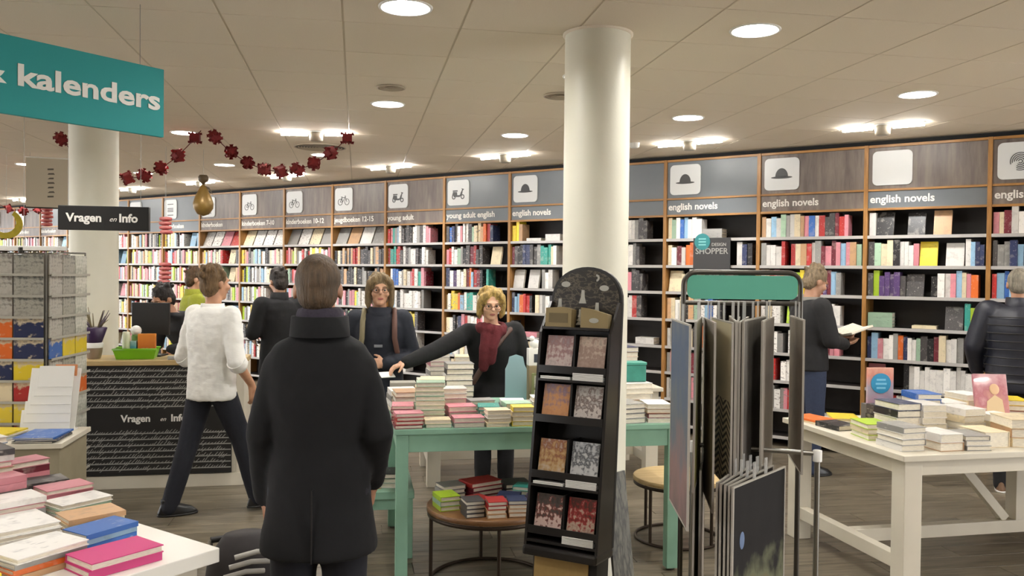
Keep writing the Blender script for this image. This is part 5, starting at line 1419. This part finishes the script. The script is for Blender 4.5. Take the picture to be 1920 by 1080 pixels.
        for s_ in (-1, 1):
            limb(m, [H(s_ * .075, .045, .07), H(s_ * .090, .022, .01), H(s_ * .088, .012, -.07 - .03 * hs.get('long', 0)), H(s_ * .082, .006, -.10 - .05 * hs.get('long', 0))], [.026 * h, .024 * h, .026 * h, .016 * h])
            limb(m, [H(.015, .03, .122), H(s_ * .045, .066, .098), H(s_ * .078, .056, .055)], [.026 * h, .022 * h, .018 * h])
        for i in range(20):
            a = q.uniform(0, 6.28); e = q.uniform(.2, 1.3); m.ball(H(.09 * math.cos(a) * math.cos(e), -.02 + .098 * math.sin(a) * math.cos(e), .05 + .09 * math.sin(e)), q.uniform(.012, .018) * h, nu=8, nv=6)
        dsp = .007
    # keep the face free: hair stays behind the face plane
    grow(m, 'hair', HM, body, .008, 3, dsp * h, HAIRTEX)
    if P.get('glasses'):
        GM = mat('spectacle_frame', rgb(70, 52, 44), .3)
        gl = MB(); 
        for s_ in (-1, 1): gl.tube([H(s_ * .033 + .024 * math.cos(2 * math.pi * k / 16), .1005, .004 + .018 * math.sin(2 * math.pi * k / 16)) for k in range(16)], .0017 * h, 6, closed=True)
        gl.tube([H(-.01, .103, .008), H(.01, .103, .008)], .002 * h, 6)
        for s_ in (-1, 1): gl.tube([H(s_ * .057, .098, .008), H(s_ * .080, .06, .01), H(s_ * .082, -.01, .004)], .002 * h, 6)
        gl.obj('glasses', GM, body)
    # trousers and shoes
    tm = P.get('trouserm', cloth('black_trousers', (26, 25, 28)))
    t = MB(); g = .016
    t.loft([(J['pel'].x, J['pel'].y, J['pel'].z - .06 * h, .165 * h * bx_, .125 * h * bx_), (J['pel'].x, J['pel'].y, J['pel'].z + .05 * h, .168 * h * bx_, .124 * h * bx_), (J['pel'].x, J['pel'].y, J['pel'].z + .12 * h, .155 * h * bx_, .118 * h * bx_)])
    for sd in 'LR': limb(t, [J['hip' + sd], J['knee' + sd], J['ank' + sd] - Vector((0, 0, .028 * h))], [.098 * h, .073 * h, .060 * h * P.get('flare', 1)])
    grow(t, 'trousers', tm, body, .012, 5, .006, FOLDTEX)
    for sd in 'LR':
        s2 = MB(); td = J['toe' + sd] or Vector((0, 1, 0)); td = Vector((td.x, td.y, 0)).normalized(); an = J['ank' + sd]; base = Vector((an.x, an.y, an.z - .085 * h))
        rz = math.atan2(td.y, td.x) - math.pi / 2; zz = base.z
        T = Matrix.Translation(base) @ Matrix.Rotation(rz, 4, 'Z') @ Matrix.Scale(h, 4)
        s2.loft([(0, .055, .006, .044, .130), (0, .055, .022, .047, .134), (0, .04, .055, .042, .108), (0, .0, .085, .040, .056), (0, -.01, .12, .042, .048)], 24, 0, T)
        sh = grow(s2, 'shoe', P.get('shoem', mat('black_leather', rgb(24, 22, 22), .35)), body, .008, 2)
        so = MB(); so.loft([(0, .055, .0, .046, .133), (0, .055, .014, .048, .137)], 24, 0, T); so.obj('sole', P.get('solem', BLACK), sh)
    return body, J, h, torso, H, HR
def upper(body, J, h, torso, m, name, g=.022, skirt=None, sleeve=1.0, sr=(.070, .058, .046), collar=None, collarm=None, fold=.010, voxel=.011, waist=.9, smooth=6, tex=None):
    """coat, jacket or shirt; sleeve is how far down the forearm it reaches"""
    u = MB(); torso(u, g, None, waist, skirt)
    for sd in 'LR':
        e = J['el' + sd]; w = e.lerp(J['wr' + sd], sleeve)
        limb(u, [J['sh' + sd] - Vector((0, 0, .012)), e, w], [sr[0] * h, sr[1] * h, sr[2] * h], 18)
        limb(u, [J['chest'] + Vector((0, 0, .05)), J['sh' + sd] - Vector((0, 0, .015))], [.10 * h, sr[0] * h])
    o = grow(u, name, m, body, voxel, smooth, fold, tex or FOLDTEX)
    if collar:
        z0, z1, a, b_, dy = collar; ne = J['neck']; n = 32; v = []; f = []
        for rr, z in ((a + .018, z0), (a + .012, z1), (a, z1), (a - .004, z0)):
            v += [(ne.x + rr * h * math.cos(2 * math.pi * k / n), ne.y + dy + (rr + b_) * h * math.sin(2 * math.pi * k / n), ne.z + z * h) for k in range(n)]
        for i in range(3):
            for k in range(n): f.append((i * n + k, i * n + (k + 1) % n, (i + 1) * n + (k + 1) % n, (i + 1) * n + k))
        MB().add(v, f, smooth=True).obj('collar', collarm or m, o)
    return o

CAMDIR = -YAW           # yaw of somebody walking straight away from the viewer
# 1 man in the long dark coat, seen from behind
COATM = cloth('dark_wool_coat', (11, 11, 14), .95, .2, 18)
b, J, h, to, H, HR = figure((-.125, 3.06, 0), CAMDIR + R(4), 'man in a long dark wool coat with cropped hair, seen from behind',
    dict(scale=1.0, bulk=1.02, hip=.92, hair=dict(k='cropped', c=(92, 72, 50)), skin=(176, 128, 100), voxel=.009, trouserm=cloth('navy_trousers', (24, 25, 34)),
         J=dict(shL=(-.135, 0, 1.355), shR=(.135, 0, 1.355), elL=(-.195, -.02, 1.12), elR=(.205, -.03, 1.12), wrL=(-.195, .07, .88), wrR=(.17, .14, .92), neck=(0, -.005, 1.465), head=(-.01, .01, 1.615)), hyaw=4))
o = upper(b, J, h, to, COATM, 'coat', .020, [(.70, .205, .16), (.72, .206, .162), (.82, .190, .150)], 1.0, (.066, .056, .048), (-.01, .06, .086, .004, -.005), None, .010, waist=.80)
MB().box(-.002, .002, -.168, -.155, .705, .95).obj('back_vent', BLACK, o)
sc = MB(); sc.loft([(0, -.005, 1.475, .082, .082), (0, -.005, 1.50, .086, .086), (0, 0, 1.545, .080, .080), (0, 0, 1.555, .072, .072)]); grow(sc, 'scarf', cloth('mauve_check_scarf', (52, 46, 58), .9, .5, 50), b, .009, 3, .008)
# 2 shop assistant in the white shirt
SHIRT = mat('white_shirt', rgb(240, 238, 232), .7, noise=.03, nscale=8, bump=.5, bscale=10, stretch=(1, 1, 2.6))
b, J, h, to, H, HR = figure((-.985, 6.17, 0), CAMDIR + R(-28), 'shop assistant in a white shirt with rolled sleeves walking past the counter',
    dict(scale=.99, hip=.885, hair=dict(k='short', c=(124, 96, 62)), skin=(200, 150, 118), trouserm=cloth('dark_jeans', (28, 30, 40)), hyaw=-6, lean=(.0, .01),
         J=dict(kneeL=(-.13, -.08, .50), ankL=(-.185, -.20, .085), toeL=(.55, .85, 0), kneeR=(.12, .16, .51), ankR=(.20, .24, .10), toeR=(.3, .9, 0), elL=(-.245, -.03, 1.09), wrL=(-.20, .14, .94), elR=(.265, -.03, 1.08), wrR=(.24, .14, .90))))
o = upper(b, J, h, to, SHIRT, 'shirt', .034, [(.80, .190, .146), (.815, .194, .150), (.87, .192, .148)], .12, (.070, .062, .066), (-.02, .022, .064, .004, .0), None, .020, waist=.95, tex=WRINKTEX)
for sd in 'LR':
    e = J['el' + sd]; w = J['wr' + sd]; d = (w - e).normalized(); p = e.lerp(w, .06)
    MB().tube([p - d * .016, p + d * .03], [.067, .065], 20).obj('rolled_cuff', SHIRT, o)
# 3 woman in the navy jacket with backpack
NAVY = cloth('navy_parka', (24, 28, 40), .8, .3, 15)
b, J, h, to, H, HR = figure((.165, 6.34, 0), R(180) + CAMDIR + R(6), 'woman in a navy parka with glasses and backpack straps, facing the shop',
    dict(scale=.965, hip=.90, voxel=.007, glasses=True, hair=dict(k='bob', c=(140, 118, 84), long=.6), skin=(206, 158, 128), hyaw=8, trouserm=cloth('grey_jeans', (84, 88, 96)),
         J=dict(elL=(-.25, .02, 1.10), wrL=(-.06, .20, 1.06), elR=(.25, .0, 1.10), wrR=(.20, .14, .92)), handL=((1, .25, .1), (0, -1, -.2), .8, -1)))
o = upper(b, J, h, to, NAVY, 'parka', .032, [(.62, .205, .155), (.64, .207, .158), (.8, .20, .15)], .95, (.080, .068, .054), (-.03, .032, .080, .006, .01), None, .012)
for s_, m_ in ((-1, mat('strap_brown', rgb(92, 62, 52), .7)), (1, mat('strap_olive', rgb(120, 110, 82), .7))):
    MB().tube([(s_ * .105 * h, -.10 * h, 1.40 * h), (s_ * .112 * h, .02 * h, 1.455 * h), (s_ * .118 * h, .125 * h, 1.37 * h), (s_ * .120 * h, .158 * h, 1.25 * h), (s_ * .150 * h, .10 * h, 1.08 * h)], .020 * h, 8).obj('backpack_strap', m_, b)
bp = MB(); bp.loft([(0, -.20, 1.0, .13, .06), (0, -.21, 1.05, .15, .08), (0, -.20, 1.3, .14, .075), (0, -.18, 1.42, .10, .04)]); grow(bp, 'backpack', cloth('backpack_canvas', (96, 82, 62), .8), b, .014, 4)
MB().bbox(-.03, .03, .152, .158, 1.14, 1.16, .002).obj('chest_badge', mat('badge_grey', rgb(120, 122, 128), .5), b)
# 4 woman with the red scarf reaching over the table
BLK = cloth('black_coat', (17, 16, 18), .9, .25, 16)
b, J, h, to, H, HR = figure((1.00, 6.16, 0), R(180) + CAMDIR + R(2), 'blonde woman in a black coat and burgundy scarf reaching across the green table',
    dict(scale=.93, hip=.90, lean=(.045, .13), voxel=.006, glasses=True, hair=dict(k='bob', c=(196, 164, 96), long=0), skin=(214, 166, 136), hpitch=-16, hyaw=10,
         J=dict(chest=(.03, .11, 1.26), neck=(.035, .165, 1.415), head=(.04, .225, 1.575), shR=(.205, .15, 1.36), shL=(-.145, .10, 1.375), elR=(.46, .30, 1.22), wrR=(.665, .44, 1.145), elL=(-.235, .05, 1.10), wrL=(-.20, .16, .90)),
         handR=((1, .38, -.38), (-.2, -.1, -1), .55, 1)))
o = upper(b, J, h, to, BLK, 'coat', .028, [(.50, .175, .150), (.52, .178, .152), (.75, .185, .145)], .97, (.080, .066, .050), None, None, .010)
sc = MB(); ne = J['neck']
for k in range(14):
    a = 2 * math.pi * k / 14; sc.ball((ne.x + .085 * math.cos(a), ne.y + .02 + .085 * math.sin(a), ne.z - .030 + .012 * math.sin(2 * a)), (.036, .036, .042), nu=10, nv=7)
limb(sc, [(ne.x + .03, ne.y + .09, ne.z - .06), (ne.x + .045, ne.y + .10, ne.z - .16), (ne.x + .05, ne.y + .07, ne.z - .30)], [.045, .042, .036])
limb(sc, [(ne.x - .03, ne.y + .09, ne.z - .06), (ne.x - .01, ne.y + .105, ne.z - .15), (ne.x + .0, ne.y + .08, ne.z - .25)], [.045, .04, .034])
grow(sc, 'scarf', cloth('burgundy_scarf', (92, 28, 34), .95, .5, 40), b, .009, 3, .012, FOLDTEX)
MB().tube([(-.15, .04, 1.30), (-.09, .19, 1.275), (.0, .245, 1.17), (.09, .22, 1.02), (.16, .17, .90)], .021, 8).obj('bag_strap', mat('strap_leather', rgb(82, 58, 50), .6), b)
bg = MB(); bg.loft([(.235, .06, .60, .05, .12), (.24, .06, .63, .06, .14), (.235, .06, .82, .055, .13), (.23, .06, .86, .035, .11)]); grow(bg, 'shoulder_bag', mat('bag_leather', rgb(66, 46, 40), .5), b, .012, 3)
# open card she is lifting
hw_ = b.matrix_basis @ (J['wrR'] + Vector((.12, .045, -.075)))
cdh = empty('gift_card', hw_, R(20)); T = Matrix.Rotation(R(24), 4, 'X'); MB().bbox(-.05, .05, -.035, .035, -.006, .0, .001, 0, T).obj('card', WHITE_CARD, cdh); tag(cdh, 'white card held by the woman in the burgundy scarf', 'card')
# 5 customer in black seen from behind at the shelves
b, J, h, to, H, HR = figure((-.72, 8.30, 0), CAMDIR + R(40), 'dark haired customer in black at the shelves beyond the man in the coat',
    dict(scale=.985, hair=dict(k='short', c=(46, 36, 28)), hpitch=-12, J=dict(elL=(-.25, .02, 1.12), wrL=(-.15, .22, 1.12), wrR=(.12, .24, 1.10), elR=(.25, .03, 1.12))))
upper(b, J, h, to, BLK, 'jacket', .03, [(.72, .195, .15), (.74, .197, .152)], .96, (.085, .07, .054), (-.01, .06, .07, .006, 0))
# 6 desk worker bending over the counter
b, J, h, to, H, HR = figure((-1.42, 8.08, 0), CAMDIR + R(150), 'dark haired desk worker in black bending over the info counter',
    dict(scale=.98, lean=(0, .16), hair=dict(k='short', c=(34, 26, 24)), hpitch=-28, skin=(176, 128, 100),
         J=dict(chest=(0, .17, 1.20), neck=(0, .27, 1.34), head=(.02, .35, 1.45), shL=(-.18, .22, 1.30), shR=(.18, .22, 1.30), elL=(-.24, .22, 1.04), elR=(.24, .24, 1.04), wrL=(-.14, .40, 1.02), wrR=(.14, .40, 1.02))))
upper(b, J, h, to, cloth('charcoal_top', (34, 33, 36), .9), 'sweater', .024, [(.78, .18, .135), (.80, .182, .137)], .96)
# 7 customer in lime green
b, J, h, to, H, HR = figure((-1.70, 9.50, 0), CAMDIR + R(-60), 'brown haired customer in a lime green jacket beyond the desk worker',
    dict(scale=.985, hair=dict(k='short', c=(92, 66, 38)), hpitch=-10, J=dict(wrL=(-.14, .22, 1.05), wrR=(.14, .24, 1.05))))
upper(b, J, h, to, cloth('lime_jacket', (148, 152, 42), .8, .4), 'jacket', .03, [(.74, .19, .145), (.76, .192, .147)], .96, (.085, .07, .054), (-.01, .06, .07, .006, 0))
# 8 man reading at the shelves
b, J, h, to, H, HR = figure((3.80, 6.70, 0), R(-88), 'man in a black jacket and jeans reading an open book at the shelves',
    dict(scale=1.03, hair=dict(k='short', c=(140, 120, 92)), hpitch=-24, skin=(186, 140, 112), trouserm=cloth('blue_jeans', (44, 54, 78), .8, .3), J=dict(head=(0, .05, 1.585), elL=(-.22, .08, 1.12), wrL=(-.07, .30, 1.12), elR=(.22, .06, 1.12), wrR=(.08, .27, 1.08)),
         handL=((.5, .8, .1), (0, -.1, 1), .35, -1), handR=((-.3, .9, .1), (0, -.1, 1), .35, 1)))
upper(b, J, h, to, cloth('black_jacket', (27, 26, 28), .85), 'jacket', .028, [(.86, .185, .14), (.88, .187, .142)], .96, (.082, .068, .052), (-.025, .02, .072, .006, 0), mat('collar_grey', rgb(120, 116, 110), .8))
bo = empty('open_book', b.matrix_basis @ Vector((.0, .42, 1.205)), R(-88)); T0 = Matrix.Rotation(R(18), 4, 'X')
for s_ in (-1, 1):
    T = T0 @ Matrix.Rotation(R(-10 * s_), 4, 'Y')
    MB().bbox(0 if s_ > 0 else -.15, .15 if s_ > 0 else 0, -.11, .11, -.004, 0, .001, 0, T).obj('cover', mat('open_book_cover', rgb(150, 144, 132), .5), bo)
    MB().bbox(.002 if s_ > 0 else -.146, .146 if s_ > 0 else -.002, -.106, .106, .0005, .016, .002, 0, T).obj('pages', PAPER, bo)
tag(bo, 'open grey book held by the man in the black jacket', 'book')
# 9 man in the quilted jacket
QJ = mat('quilted_nylon', rgb(32, 34, 46), .45, noise=.1, nscale=30)
p9 = at(1903, 900, 6.72)
b, J, h, to, H, HR = figure((p9.x, p9.y, 0), CAMDIR + R(-30), 'grey haired man in a navy quilted jacket facing the bookcase',
    dict(scale=1.02, bulk=1.14, hair=dict(k='cropped', c=(150, 142, 126)), skin=(196, 146, 116), hpitch=-8, shoem=mat('brown_suede', rgb(112, 84, 62), .7), solem=WHITE_CARD, J=dict(shL=(-.20, 0, 1.395), shR=(.20, 0, 1.395), elL=(-.285, .0, 1.12), elR=(.285, 0, 1.12), wrL=(-.27, .12, .93), wrR=(.16, .26, 1.02))))
o = upper(b, J, h, to, QJ, 'quilted_jacket', .040, [(.78, .225, .175), (.80, .232, .182), (.86, .232, .182)], .96, (.100, .086, .064), (-.01, .06, .075, .006, 0), None, .006, smooth=4)
for i in range(9):
    z = .86 + i * .062; k = min(range(5), key=lambda k: abs(z - (.86 + k * .13)))
    n = 40; a_, b_ = (.232, .182) if z < .9 else (.226, .176) if z < 1.1 else (.240, .178) if z < 1.36 else (.222, .15)
    MB().tube([(a_ * 1.02 * math.cos(2 * math.pi * q / n), b_ * 1.02 * math.sin(2 * math.pi * q / n), z * 1.02) for q in range(n)], .0045, 6, closed=True).obj('quilt_seam', BLACK, o)
